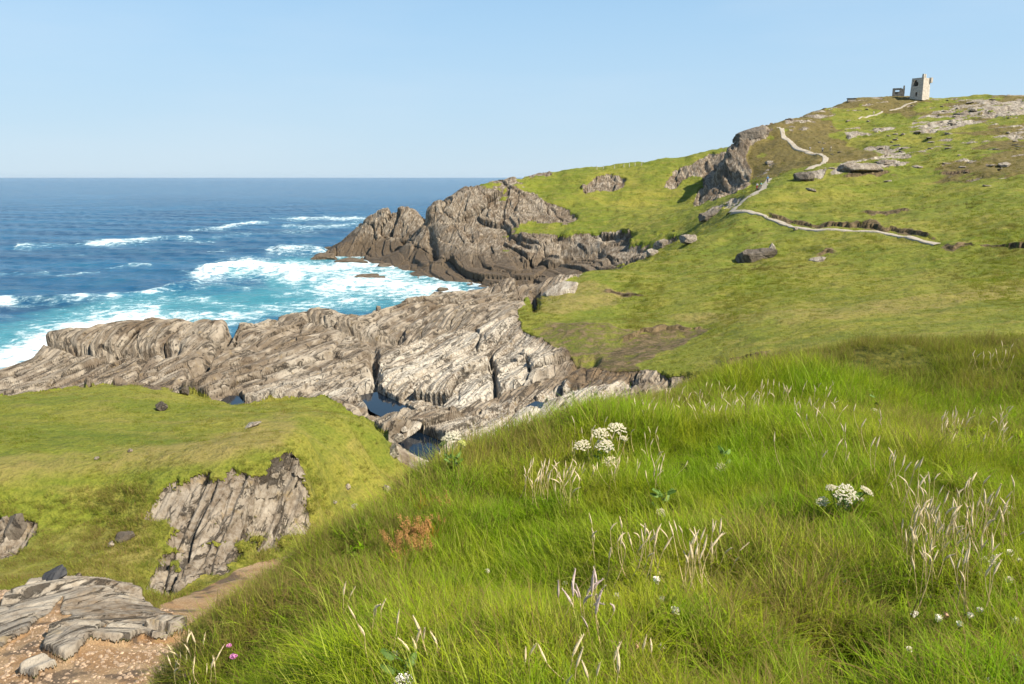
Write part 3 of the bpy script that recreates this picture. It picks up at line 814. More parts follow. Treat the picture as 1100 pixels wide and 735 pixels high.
for pts, wd, st in SEA_F:
    d, up = polydist(jx, jy, pts)
    dd = np.where(up, d * 1.25, d * .55)           # the wake trails on the near side
    gap = 1.0 if wd > 4 else np.clip(.95 + 1.4 * fbm(SPX, SPY * 2.5, 0 * SPX, 38, 3, seed=st + wd), .42, 1.2)
    foam = np.maximum(foam, st * gap * np.exp(-(dd / (wd * 1.15)) ** 1.3))
shal = np.zeros_like(SX)
for pts, wd, st in [([(-200, 380), (0, 365), (150, 335), (280, 325), (400, 312), (490, 312)], 24, 1.0), ([(300, 305), (440, 295)], 20, 1.0), ([(60, 335), (200, 320)], 10, .7), ([(250, 292), (400, 275)], 10, .8)]:
    d, up = polydist(jx, jy, pts); shal = np.maximum(shal, st * np.exp(-(d / wd) ** 2))
# closeness to the land, from the land itself
sh = np.zeros_like(SX)
near = (SY > 80) & (SY < 420) & (np.abs(SUU) < 1.1)
for dx, dy in [(0, 0), (5, 0), (-5, 0), (0, 6), (0, -6), (9, 6), (-9, -6)]:
    sh[near] += (t2_height(SX[near] + dx, SY[near] + dy) > -.6)
foam = np.maximum(foam, .95 * np.clip(sh / 6, 0, 1))
# the breaker stands up out of the water
d, up = polydist(SPX, SPY, [(222, 291), (245, 288), (270, 286), (298, 290), (312, 293)])
brk = np.exp(-(d / 4.5) ** 2)
SZ += 2.4 * brk * (.7 + .5 * fbm(SX, SY, 0 * SX, 3, 3, seed=55))
for pts, hgt, wd in [([(20, 264), (80, 261), (205, 255)], .7, 2), ([(-100, 322), (60, 322), (150, 316), (212, 304)], .9, 3), ([(300, 267), (345, 269)], 1.2, 4)]:
    d, up = polydist(SPX, SPY, pts); SZ += hgt * np.exp(-(d / wd) ** 2)

def sea_material():
    t = NT('sea_water'); p = t.pos()
    foam = t.attr('foam'); shal = t.attr('shallow')
    n_l = t.noise(p, .045, 4, .6); n_m = t.noise(p, .33, 6, .68, .4); n_s = t.noise(p, 1.6, 5, .7, .5)
    n_x = t.noise(t.mapped(p, (0, 0, -.45), (.006, .028, .02)), 1.0, 5, .62)
    deep = t.mix(t.ramp(n_x, .35, .66), (.003, .044, .108), (.006, .086, .178))
    deep = t.mix(t.math('MULTIPLY', t.ramp(n_l, .5, .7), .35), deep, (.010, .110, .175))
    c = t.mix(t.math('MULTIPLY', t.ramp(t.math('ADD', shal, t.math('MULTIPLY', t.math('SUBTRACT', n_l, .5), 1.1)), .25, .9), .9), deep, (.040, .205, .245))
    lace = t.math('ADD', t.math('MULTIPLY', n_m, .7), t.math('MULTIPLY', n_s, .3))
    f = t.ramp(t.math('ADD', foam, t.math('MULTIPLY', t.math('SUBTRACT', lace, .5), 3.4)), .50, 1.20)
    thin = t.ramp(t.math('ADD', foam, t.math('MULTIPLY', t.math('SUBTRACT', n_m, .5), 1.7)), .18, .85)
    c = t.mix(t.math('MULTIPLY', thin, .5), c, (.24, .46, .49))
    caps = t.ramp(t.noise(t.mapped(p, (0, 0, -.45), (.05, .16, .1)), 1.0, 6, .7), .745, .79)
    f = t.math('MAXIMUM', f, t.math('MULTIPLY', caps, .6))
    c = t.mix(f, c, (.82, .85, .86))
    h = t.math('ADD', t.math('MULTIPLY', t.noise(t.mapped(p, (0, 0, -.4), (.08, .28, .2)), 1.0, 6, .62, .3), 1.6), t.math('MULTIPLY', n_s, .18))
    h = t.math('ADD', h, t.math('MULTIPLY', f, .15))
    pr = t.principled(c, t.math('ADD', .16, t.math('MULTIPLY', f, .7)), t.bump(h, .9, 1.0), .16)
    pr.inputs['IOR'].default_value = 1.33
    return t.m
M_SEA = sea_material()
si = np.arange(len(SU) * len(SVR)).reshape(len(SU), len(SVR))
sq = np.stack([si[:-1, :-1], si[1:, :-1], si[1:, 1:], si[:-1, 1:]], -1).reshape(-1, 4)
me = mesh_from('sea', np.stack([SX, SY, SZ], -1).reshape(-1, 3), sq, M_SEA)
fattr(me, 'foam', foam.ravel()); fattr(me, 'shallow', shal.ravel())
struct(link('sea', me))

# rock pools in the gully
def pool_material():
    t = NT('pool_water'); p = t.pos()
    pr = t.principled((.005, .010, .018), .05, t.bump(t.noise(p, 3, 3), .12, .05), .16)
    return t.m
M_POOL = pool_material()
def pool(pts, z=None, Y=None):
    w = []
    for px, py in pts:
        Yd = (H - z) / kk(py)
        w.append((uu(px, py) * Yd, Yd, z))
    c = np.mean(w, 0)
    V = [tuple(c)] + w; n = len(w)
    Q = [(0, 1 + i, 1 + (i + 1) % n) for i in range(n)]
    o = link('pool_water', mesh_from('pool_water', np.array(V), np.array(Q), M_POOL)); struct(o)

# ------------------------------------------------------------------ grass
def tuft_mesh(name, mat, n, rad, L, w, theta, bend, lean, seed, segs=4):
    r = np.random.default_rng(seed)
    V = []; bc = []; tt = []; Q = []
    a = r.random(n) * 6.283; rr = rad * np.sqrt(r.random(n))
    bx, by = rr * np.cos(a), rr * np.sin(a)
    az = r.normal(0, 1.5, n) if lean else r.random(n) * 6.283
    th0 = np.abs(r.normal(theta, .22, n)); bd = np.clip(r.normal(bend, .35, n), .05, 2.2)
    LL = L * r.uniform(.45, 1.15, n); ww = w * r.uniform(.6, 1.25, n)
    tw = r.normal(0, .6, n)
    ts = np.linspace(0, 1, segs + 1)
    x = bx.copy(); y = by.copy(); z = np.full(n, -.03)
    lev = []
    for k, t in enumerate(ts):
        if k:
            th = th0 + bd * (t - .5 / segs)
            dl = LL / segs
            x = x + np.sin(th) * np.cos(az) * dl; y = y + np.sin(th) * np.sin(az) * dl; z = z + np.cos(th) * dl
        hw = ww * .5 * (1 - t ** 2.2) + .0002
        sx, sy = -np.sin(az + tw), np.cos(az + tw)
        lev.append((np.stack([x - sx * hw, y - sy * hw, z], -1), np.stack([x + sx * hw, y + sy * hw, z], -1)))
    for k in range(segs + 1):
        V.append(lev[k][0]); V.append(lev[k][1])
    V = np.concatenate(V)                    # (2(segs+1)) blocks of n
    rb = r.random(n)
    for k in range(2 * (segs + 1)):
        bc.append(rb); tt.append(np.full(n, ts[k // 2]))
    i = np.arange(n)
    for k in range(segs):
        Q.append(np.stack([2 * k * n + i, (2 * k + 1) * n + i, (2 * k + 3) * n + i, (2 * k + 2) * n + i], -1))
    me = mesh_from(name, V, np.concatenate(Q), mat)
    fattr(me, 'blade', np.concatenate(bc)); fattr(me, 'along', np.concatenate(tt))
    return me

def blade_material(name, lush=True):
    t = NT(name); p = t.pos()
    b = t.attr('blade'); al = t.attr('along'); dry = t.attr('dryness', 'INSTANCER'); red = t.attr('redness', 'INSTANCER'); hth = t.attr('heath', 'INSTANCER')
    if lush:
        n = t.ramp(t.noise(p, .8, 3), .35, .65)
        c = t.mix(n, (.235, .365, .008), (.350, .375, .020))
        c = t.mix(t.math('MULTIPLY', t.ramp(t.noise(p, 3.1, 2), .4, .65), .5), c, (.120, .270, .006))
    else:
        c = turf_colour(t, p)
        c = t.mix(.25, c, (.14, .19, .012))
    c = t.mix(t.ramp(b, .5, 1.0), c, (.080, .165, .006))
    c = t.mix(t.math('MULTIPLY', t.ramp(b, .16, .02), .6), c, (.46, .46, .10))
    straw = t.mix(b, (.30, .225, .085), (.21, .14, .05))
    c = t.mix(t.ramp(t.math('ADD', dry, t.math('MULTIPLY', t.math('SUBTRACT', b, .5), 1.3)), .50, .75), c, straw)
    c = t.mix(t.math('MULTIPLY', t.ramp(al, .72, 1.0), .35), c, (.22, .19, .05))
    c = t.mix(hth, c, t.mix(b, (.175, .120, .050), (.085, .060, .024)))
    c = t.mix(red, c, t.mix(b, (.62, .15, .03), (.48, .20, .05)))
    nn = t.n('ShaderNodeVectorMath', operation='ADD'); t.put(nn.inputs[0], t.n('ShaderNodeNewGeometry').outputs['Normal']); nn.inputs[1].default_value = (0, 0, .5)
    nz = t.n('ShaderNodeVectorMath', operation='NORMALIZE'); t.put(nz.inputs[0], nn.outputs[0])
    d = t.n('ShaderNodeBsdfDiffuse'); t.put(d.inputs[0], c); t.put(d.inputs['Normal'], nz.outputs[0])
    tr = t.n('ShaderNodeBsdfTranslucent'); t.put(tr.inputs[0], t.mix(.5, c, (.26, .34, .01)))
    gl = t.n('ShaderNodeBsdfGlossy'); t.put(gl.inputs[0], (.9, .95, .8)); gl.inputs['Roughness'].default_value = .5
    m1 = t.n('ShaderNodeMixShader'); m1.inputs[0].default_value = .42
    t.t.links.new(d.outputs[0], m1.inputs[1]); t.t.links.new(tr.outputs[0], m1.inputs[2])
    m2 = t.n('ShaderNodeMixShader'); m2.inputs[0].default_value = .004
    t.t.links.new(m1.outputs[0], m2.inputs[1]); t.t.links.new(gl.outputs[0], m2.inputs[2])
    t.t.links.new(m2.outputs[0], t.out.inputs[0])
    return t.m
M_BLADE = blade_material('grass_blade'); M_TURF = blade_material('turf_blade', False)

def source(name, meshes):
    c = bpy.data.collections.new(name)
    for i, me in enumerate(meshes):
        o = bpy.data.objects.new(name + '_%02d' % i, me); c.objects.link(o)
    return c
near_src = source('near_tuft', [tuft_mesh('near_tuft', M_BLADE, 46, .085, L, w_, th, bd, ln, 100 + i) for i, (L, th, bd, w_, ln) in enumerate(
    [(.17, .18, .55, .0030, False), (.21, .22, .7, .0030, False), (.25, .25, .8, .0034, False), (.14, .2, .6, .0026, False), (.28, .5, 1.4, .0032, True), (.22, .55, 1.2, .0030, True),
     (.19, .25, .6, .0044, False), (.23, .2, .5, .0026, False)])])
turf_src = source('turf_clump', [tuft_mesh('turf_clump', M_TURF, 54, .24, L, .012, .35, .8, True, 200 + i, 3) for i, L in enumerate([.13, .17, .21, .16, .25, .19])])
leaf_src = source('herb_clump', [tuft_mesh('herb_clump', M_BLADE, 26, .07, .085, .020, .5, .9, False, 300 + i, 3) for i in range(4)])

def scatter(name, src, P, yaw, tilt, scale, dry, red=None, nvar=8, heath=None):
    me = mesh_from(name, P, np.zeros((0, 4), int))
    n = len(P)
    fattr(me, 'rot', np.stack([tilt[0], tilt[1], yaw], -1), 'FLOAT_VECTOR')
    fattr(me, 'size', scale); fattr(me, 'pick', RNG.integers(0, nvar, n), 'INT')
    fattr(me, 'dryness', dry); fattr(me, 'heath', np.zeros(n) if heath is None else heath); fattr(me, 'redness', np.zeros(n) if red is None else red)
    o = link(name, me)
    ng = bpy.data.node_groups.new(name, 'GeometryNodeTree')
    ng.interface.new_socket('Geometry', in_out='INPUT', socket_type='NodeSocketGeometry')
    ng.interface.new_socket('Geometry', in_out='OUTPUT', socket_type='NodeSocketGeometry')
    N = ng.nodes; gi = N.new('NodeGroupInput'); go = N.new('NodeGroupOutput')
    ci = N.new('GeometryNodeCollectionInfo'); ci.inputs['Collection'].default_value = src
    ci.inputs['Separate Children'].default_value = True; ci.inputs['Reset Children'].default_value = True
    ip = N.new('GeometryNodeInstanceOnPoints'); ip.inputs['Pick Instance'].default_value = True
    def na(nm, ty):
        a = N.new('GeometryNodeInputNamedAttribute'); a.data_type = ty; a.inputs['Name'].default_value = nm
        return [s for s in a.outputs if s.enabled and s.name == 'Attribute'][0]
    L = ng.links.new
    L(gi.outputs[0], ip.inputs['Points']); L(ci.outputs[0], ip.inputs['Instance'])
    e = N.new('FunctionNodeEulerToRotation'); L(na('rot', 'FLOAT_VECTOR'), e.inputs[0]); L(e.outputs[0], ip.inputs['Rotation'])
    L(na('size', 'FLOAT'), ip.inputs['Scale']); L(na('pick', 'INT'), ip.inputs['Instance Index'])
    L(ip.outputs[0], go.inputs[0])
    md = o.modifiers.new('scatter', 'NODES'); md.node_group = ng
    o['kind'] = 'stuff'
    return o

# long grass of the near bank: sampled evenly over the ground, thinner with distance
def bank_points(dens, y0, y1, x0, x1):
    n = int(dens * (y1 - y0) * (x1 - x0))
    x = RNG.uniform(x0, x1, n); y = RNG.uniform(y0, y1, n)
    z = t1_height(x, y)
    px, py = proj(x, y, z)
    m = (px > -140) & (px < 1240) & (py < 900) & (z > 22.8)
    e = .15                                          # steepness: none on the hidden back
    gz = (t1_height(x, y + e) - t1_height(x, y - e)) / (2 * e)
    m &= (gz > -1.4)
    return x[m], y[m], z[m]
parts = [bank_points(430, 1.2, 6, -4.2, 5.2), bank_points(170, 6, 11, -6, 9), bank_points(80, 11, 15, -2, 12)]
bx = np.concatenate([p[0] for p in parts]); by = np.concatenate([p[1] for p in parts]); bzz = np.concatenate([p[2] for p in parts])
scl = np.concatenate([np.full(len(p[0]), s) for p, s in zip(parts, (1.0, 1.15, .95))]) * RNG.uniform(.65, 1.2, len(bx)) * (1 + .75 * fbm(bx, by, 0 * bx, .75, 2, seed=84))
bpx, bpy_ = proj(bx, by, bzz)
flow = 2.9 + 2.6 * fbm(bx, by, 0 * bx, 2.2, 2, seed=81) + 1.6 * fbm(bx, by, 0 * bx, .5, 2, seed=82) + RNG.normal(0, .35, len(bx))
dry = .25 + .95 * fbm(bx, by, 0 * bx, 1.6, 3, seed=83) + RNG.normal(0, .10, len(bx))
edge_d, _ = polydist(bpx, bpy_, [(150, 728), (230, 672), (330, 605), (420, 560), (490, 508), (560, 484)])
dry += .46 * np.exp(-(edge_d / 60) ** 2)
lush = np.exp(-(((bpx - 600) / 190) ** 2 + ((bpy_ - 560) / 110) ** 2))
dry -= .38 * lush
dry += .45 * sstep(8, 13, by) + .30 * np.exp(-(((bpx - 960) / 110) ** 2 + ((bpy_ - 610) / 80) ** 2)) + .25 * np.exp(-(((bpx - 830) / 90) ** 2 + ((bpy_ - 640) / 60) ** 2))
short = np.where((bpx < 330) & (bpy_ > 560), .75, 1.0)
rd, _ = polydist(bpx, bpy_, [(424, 600), (440, 583), (462, 566)])
redp = np.where((rd < 16) & (RNG.random(len(bx)) < .12), .8, 0.0)
scatter('long_grass', near_src, np.stack([bx, by, bzz], -1), flow, (RNG.normal(0, .12, len(bx)), RNG.normal(0.1, .15, len(bx))), scl * short, np.clip(dry, 0, 1), redp, 8, np.clip(.45 * sstep(8.5, 13, by) + .5 * fbm(bx, by, 0 * bx, 3, 3, seed=86) * sstep(6, 10, by) + .20 * np.exp(-(edge_d / 50) ** 2) * (.6 + fbm(bx, by, 0 * bx, .8, 3, seed=87)), 0, .8))
m = RNG.random(len(bx)) < .10
m &= (fbm(bx, by, 0 * bx, 1.1, 2, seed=88) > .12) & (by < 9)
scatter('broad_leaved_herbs', leaf_src, np.stack([bx, by, bzz + .05], -1)[m], flow[m], (RNG.normal(0, .2, m.sum()), RNG.normal(0, .2, m.sum())), np.full(m.sum(), 1.2), np.full(m.sum(), .0), None, 4)

# coarse tussocks with broader blades
coarse_src = source('coarse_tussock', [tuft_mesh('coarse_tussock', M_BLADE, 30, .07, L, w_, .35, bd, False, 500 + i, 5) for i, (L, w_, bd) in enumerate([(.30, .0075, .8), (.36, .006, 1.1), (.26, .009, .7), (.40, .005, 1.3)])])
m = (RNG.random(len(bx)) < np.clip(.16 * fbm(bx, by, 0 * bx, .9, 3, seed=111), 0, .10)) & (by < 10)
scatter('coarse_tussocks', coarse_src, np.stack([bx, by, bzz], -1)[m], RNG.uniform(0, 6.28, m.sum()), (RNG.normal(0, .2, m.sum()), RNG.normal(0, .2, m.sum())), RNG.uniform(.6, 1.0, m.sum()),
        np.clip(.25 + RNG.normal(0, .3, m.sum()), 0, .9), None, 4, np.clip(RNG.normal(0, .2, m.sum()), 0, .5))

# long dry blades bent over the rest
dry_src = source('bent_straw', [tuft_mesh('bent_straw', M_BLADE, 7, .05, L, .0034, .5, 1.5, True, 400 + i, 6) for i, L in enumerate([.30, .36, .42, .34])])
m = RNG.random(len(bx)) < np.clip(.07 + .32 * fbm(bx, by, 0 * bx, 1.0, 2, seed=95), .01, .24)
m &= by < 11
scatter('bent_straw', dry_src, np.stack([bx, by, bzz], -1)[m], flow[m] + RNG.normal(0, .5, m.sum()), (RNG.normal(0, .2, m.sum()), RNG.normal(0, .2, m.sum())), RNG.uniform(.7, 1.1, m.sum()), np.full(m.sum(), .85), None, 4)

# short turf of the knoll, the valley and the lower hillside
n = 110000
pi = RNG.uniform(0, NU - 1.01, n); pj = RNG.uniform(0, NV - 1.01, n)
gxy = [bilin(A, pi, pj) for A in (TX, TY, TZ, ROCK, DIRT, GRAV, DRY, HEA)]
x, y, z, rk, dt, gv, dr, ht_ = gxy
px, py = proj(x, y, z)
m = (px > -60) & (px < 1160) & (y < 330) & (rk < .12) & (dt < .3) & (gv < .25) & (y > 17) & ~((x / y > .12) & (y < 40))
x, y, z, dr, ht_ = x[m], y[m], z[m], dr[m], ht_[m]
ht_ = np.clip(ht_ * .95 + .7 * (ht_ > .05) * fbm(x, y, z, 7, 4, .6, seed=97), 0, 1)
ht_ = np.maximum(ht_, sstep(.12, .35, fbm(x * .6, y, z * 2, 11, 4, seed=98)) * .8 * sstep(60, 120, y))
n = len(x)
s = np.clip(y / 34, .6, 4.6) * RNG.uniform(.4, 1.2, n) * (1 + .8 * fbm(x, y, z, 2.2 * np.clip(y / 40, .5, 3), 2, seed=99)) * np.where(y < 60, np.where((t2_height(x, y) > 18.9) | (y > 31), .6, 1.35), .5)
q = bank_points(22, 13.5, 29, -2, 22)
nq = len(q[0])
x = np.concatenate([x, q[0]]); y = np.concatenate([y, q[1]]); z = np.concatenate([z, q[2]]); dr = np.concatenate([dr, .5 + .5 * fbm(q[0], q[1], q[2], 4, 3, seed=5)])
s = np.concatenate([s, RNG.uniform(.55, 1.0, nq)]); n = len(x); ht_ = np.concatenate([ht_, np.zeros(nq)])
scatter('turf', turf_src, np.stack([x, y, z - .02], -1), RNG.normal(2.8, .8, n), (RNG.normal(0, .15, n), RNG.normal(0, .15, n)), s,
        np.clip(.20 + .45 * dr + .6 * fbm(x, y, z, 5, 3, seed=91) + RNG.normal(0, .22, n), 0, 1), None, 6, np.clip(ht_ + np.abs(RNG.normal(0, .16, n)), 0, 1))
#@@PART3

# ------------------------------------------------------------------ footpaths
def path_material():
    t = NT('gravel_path'); p = t.pos()
    n = t.noise(p, 3.0, 5, .7)
    c = t.mix(t.ramp(n, .35, .65), (.29, .245, .19), (.42, .365, .29))
    c = t.mix(t.ramp(t.noise(p, .7, 3), .55, .7), c, (.28, .22, .15))
    t.principled(c, .95, t.bump(n, .6, .08), .2)
    return t.m
M_PATH = path_material()
def footpath(pts, width, y0=120):
    w = [hit2(px, py, y0) for px, py in pts]
    P = []
    for a, b in zip(w[:-1], w[1:]):
        k = max(2, int((b - a).length / 1.2))
        for i in range(k): P.append(a.lerp(b, i / k))
    P.append(w[-1])
    P = np.array([tuple(v) for v in P])
    for _ in range(6): P[1:-1] = (P[:-2] + 2 * P[1:-1] + P[2:]) / 4
    T = np.gradient(P[:, :2], axis=0); T /= np.linalg.norm(T, axis=1)[:, None] + 1e-9
    N = np.stack([-T[:, 1], T[:, 0]], -1)
    m = 9; V = []
    for k in range(m):
        o = (k / (m - 1) - .5) * width
        wob = 1 + .7 * fbm(P[:, 0], P[:, 1], P[:, 2] + k * .01, 6, 3, seed=2)
        xy = P[:, :2] + N * (o * wob)[:, None]
        z = t2_height(xy[:, 0], xy[:, 1])
        V.append(np.stack([xy[:, 0], xy[:, 1], z], -1))
    V = np.stack(V, 1)
    V[:, :, 2] = .6 * V[:, :, 2] + .4 * V[:, :, 2].mean(1, keepdims=True) + .12
    V[:, 0, 2] -= .5; V[:, -1, 2] -= .5
    n = len(P); ii = np.arange(n * m).reshape(n, m)
    q = np.stack([ii[:-1, :-1], ii[1:, :-1], ii[1:, 1:], ii[:-1, 1:]], -1).reshape(-1, 4)
    struct(link('footpath', mesh_from('footpath', V.reshape(-1, 3), q, M_PATH)))
footpath([(836, 137), (841, 144), (848, 152), (858, 160), (866, 163), (878, 165), (886, 168), (887, 172), (880, 177), (866, 183)], 2.0, 200)
footpath([(827, 192), (823, 199), (815, 207), (804, 212), (797, 219), (787, 228)], 3.0, 150)
footpath([(788, 227.5), (799, 226.5), (812, 229.5), (830, 236.5), (845, 241.5), (858, 245), (880, 248), (915, 248.5), (952, 250), (975, 255), (990, 259), (1007, 263)], 1.5, 110)
footpath([(955, 119), (972, 114), (984, 109)], 1.4, 250)
footpath([(922, 128), (935, 124), (948, 120)], 1.0, 250)

# ------------------------------------------------------------------ tower and ruins on the summit
def masonry(name, c0, c1):
    t = NT(name); co_ = t.n('ShaderNodeTexCoord').outputs['Object']
    n = t.noise(co_, 1.2, 5, .65)
    br = t.voro(t.mapped(co_, (0, 0, 0), (1, 1, 1.8)), 2.2)
    c = t.mix(t.ramp(n, .35, .65), c0, c1)
    c = t.mix(t.ramp(br, .0, .07), t.mix(.5, c, (.2, .17, .14)), c)
    t.principled(c, .95, t.bump(t.math('ADD', n, t.ramp(br, 0, .1)), .6, .06), .2)
    return t.m
M_WALL = masonry('tower_masonry', (.42, .365, .30), (.56, .49, .405))
M_DARK = flat('interior_shade_and_cap', (.02, .018, .016))  # near-black: painted shade inside the tower, and the block's own dark cap
M_CONC = masonry('old_concrete', (.26, .22, .17), (.38, .33, .26))

def pierced(mb, origin, ux, width, height, thick, holes, nx, nz, taper=0):
    """a wall of small blocks with real openings; holes are cells left out"""
    dx, dz = width / nx, height / nz
    n = Vector((-ux[1], ux[0], 0))
    for i in range(nx):
        for j in range(nz):
            if (i, j) in holes: continue
            v = []
            for b in (0, 1):
                for a, c in ((i, j), (i + 1, j), (i + 1, j + 1), (i, j + 1)):
                    s_ = 1 - taper * (c * dz / height)
                    q = origin + Vector(ux) * ((a * dx - width / 2) * s_) + n * (b * thick) + n * (taper * width / 2 * c * dz / height) + Vector((0, 0, c * dz))
                    v.append(q)
            mb.add(v, [(0, 1, 2, 3), (7, 6, 5, 4), (0, 4, 5, 1), (1, 5, 6, 2), (2, 6, 7, 3), (3, 7, 4, 0)])
tp = hit2(987.5, 106, 300)
tower = empty('signal_tower', tp - Vector((0, 0, .9)))
tower.rotation_euler.z = math.radians(-4)
tag(tower, 'tall square ruined stone signal tower standing on top of the grassy hill', 'tower')
tw, th = 5.4, 8.8
a1 = Vector((math.cos(math.radians(-52)), math.sin(math.radians(-52)), 0))      # left face, towards the left of the picture
a2 = Vector((math.cos(math.radians(38)), math.sin(math.radians(38)), 0))
n1 = Vector((-a1.y, a1.x, 0)); n2 = Vector((-a2.y, a2.x, 0))
# a1 runs from the left corner to the near corner, a2 from the near corner to the right corner
cL = -a2 * (tw / 2); cR = a1 * (tw / 2)
mb = MB()
hl = {(i, j) for i in (1, 2, 3) for j in (7, 8)} | {(2, 9), (1, 9), (3, 2), (3, 3)}
pierced(mb, cL, tuple(a1), tw, th, .7, hl, 7, 11, .10)
mb.build('wall', M_WALL, tower)
mb = MB(); pierced(mb, cR, tuple(a2), tw - .004, th - .1, .7, {(6, 10), (0, 10)}, 7, 11, .10); mb.build('wall', M_WALL, tower)
mb = MB(); pierced(mb, -cL, tuple(-a1), tw - .006, th - .4, .7, set(), 7, 11, .10); mb.build('wall', M_WALL, tower)
mb = MB(); pierced(mb, -cR, tuple(-a2), tw - .008, th - .3, .7, set(), 7, 11, .10); mb.build('wall', M_WALL, tower)
mb = MB(); mb.box((-1.6, -1.6, 7.9), (1.6, 1.6, 8.1), Matrix.Rotation(math.radians(38), 4, 'Z')); mb.build('floor', M_DARK, tower)  # dark slab added above the window to block the sky and darken the inside
for s_ in (.06, .28):
    c = cR - a2 * (tw / 2) * (1 - 2 * s_) * .9 + n2 * .62
    mb = MB(); mb.box((-.38, -.38, th - .14), (.38, .38, th + 1.35), Matrix.Translation(c) @ Matrix.Rotation(math.radians(38), 4, 'Z'), .12); mb.build('merlon', M_WALL, tower)
c = cR + a2 * (tw / 2) * .90 + n2 * .2
mb = MB()
R38 = Matrix.Translation(c) @ Matrix.Rotation(math.radians(38), 4, 'Z')
mb.box((-.35, -.5, th - 1.9), (.55, .35, th - 1.4), R38, -.35); mb.box((-.45, -.62, th - 1.4), (.7, .45, th + .15), R38)
mb.build('bartizan', M_WALL, tower)

hp = hit2(965, 103, 300)
hut = empty('ruined_hut', hp - Vector((0, 0, .6))); hut.rotation_euler.z = math.radians(-25)
tag(hut, 'small roofless ruined hut with a dark opening, left of the tall tower on the summit', 'hut')
mb = MB(); pierced(mb, Vector((-.3, -1.6, 0)), (1, 0, 0), 4.2, 3.3, .45, {(2, 3), (2, 4), (3, 3), (3, 4), (4, 3), (4, 4), (2, 2), (3, 2)}, 8, 6); mb.build('wall', M_CONC, hut)
mb = MB(); pierced(mb, Vector((2.25, .2, 0)), (0, 1, 0), 3.5, 3.4, .45, set(), 5, 6); mb.build('wall', M_CONC, hut)
mb = MB(); pierced(mb, Vector((-.3, 2.2, 0)), (-1, 0, 0), 4.2, 2.4, .45, set(), 6, 5); mb.build('wall', M_CONC, hut)
mb = MB(); mb.box((-2.4, -1.62, 3.32), (1.0, 1.7, 3.55)); mb.build('roof_slab', M_CONC, hut)
mb = MB(); mb.box((1.55, -1.5, 3.42), (2.2, -.8, 4.5), None, .15); mb.build('chimney', M_CONC, hut)

bp = hit2(914.5, 108.5, 300)
bench = empty('stone_block', bp); tag(bench, 'low dark concrete block on the skyline left of the ruined hut', 'block')
mb = MB(); mb.box((-1.6, -.6, -.3), (1.6, .6, .75), None, .06); mb.build('plinth', M_CONC, bench)
mb = MB(); mb.box((-1.75, -.75, .752), (1.75, .75, 1.02), None, .02); mb.build('cap', M_DARK, bench)

# little posts along the far skyline
M_POST = flat('weathered_post', (.42, .38, .32))
mb = MB(); mb.tube([(0, 0, -.3), (.03, 0, .8), (.0, .02, 1.5)], [.16, .15, .12], 7); mb.blob((0, .02, 1.5), .13, 7, 4, (1, 1, .5))
pm = mb.mesh('fence_post', M_POST)
for i, (px, py) in enumerate([(641, 182), (648, 181.5), (660, 181), (670, 180), (676, 179.5), (682, 178.5), (689, 178)]):
    b = hit2(px, py, 200)
    o = link('fence_post', pm, None, b); o.scale = (1, 1, random.uniform(.8, 1.15)); o.rotation_euler = (random.uniform(-.08, .08), random.uniform(-.08, .08), i)
    tag(o, 'short pale post standing in the row along the far grassy skyline', 'post', 'posts along the far skyline')

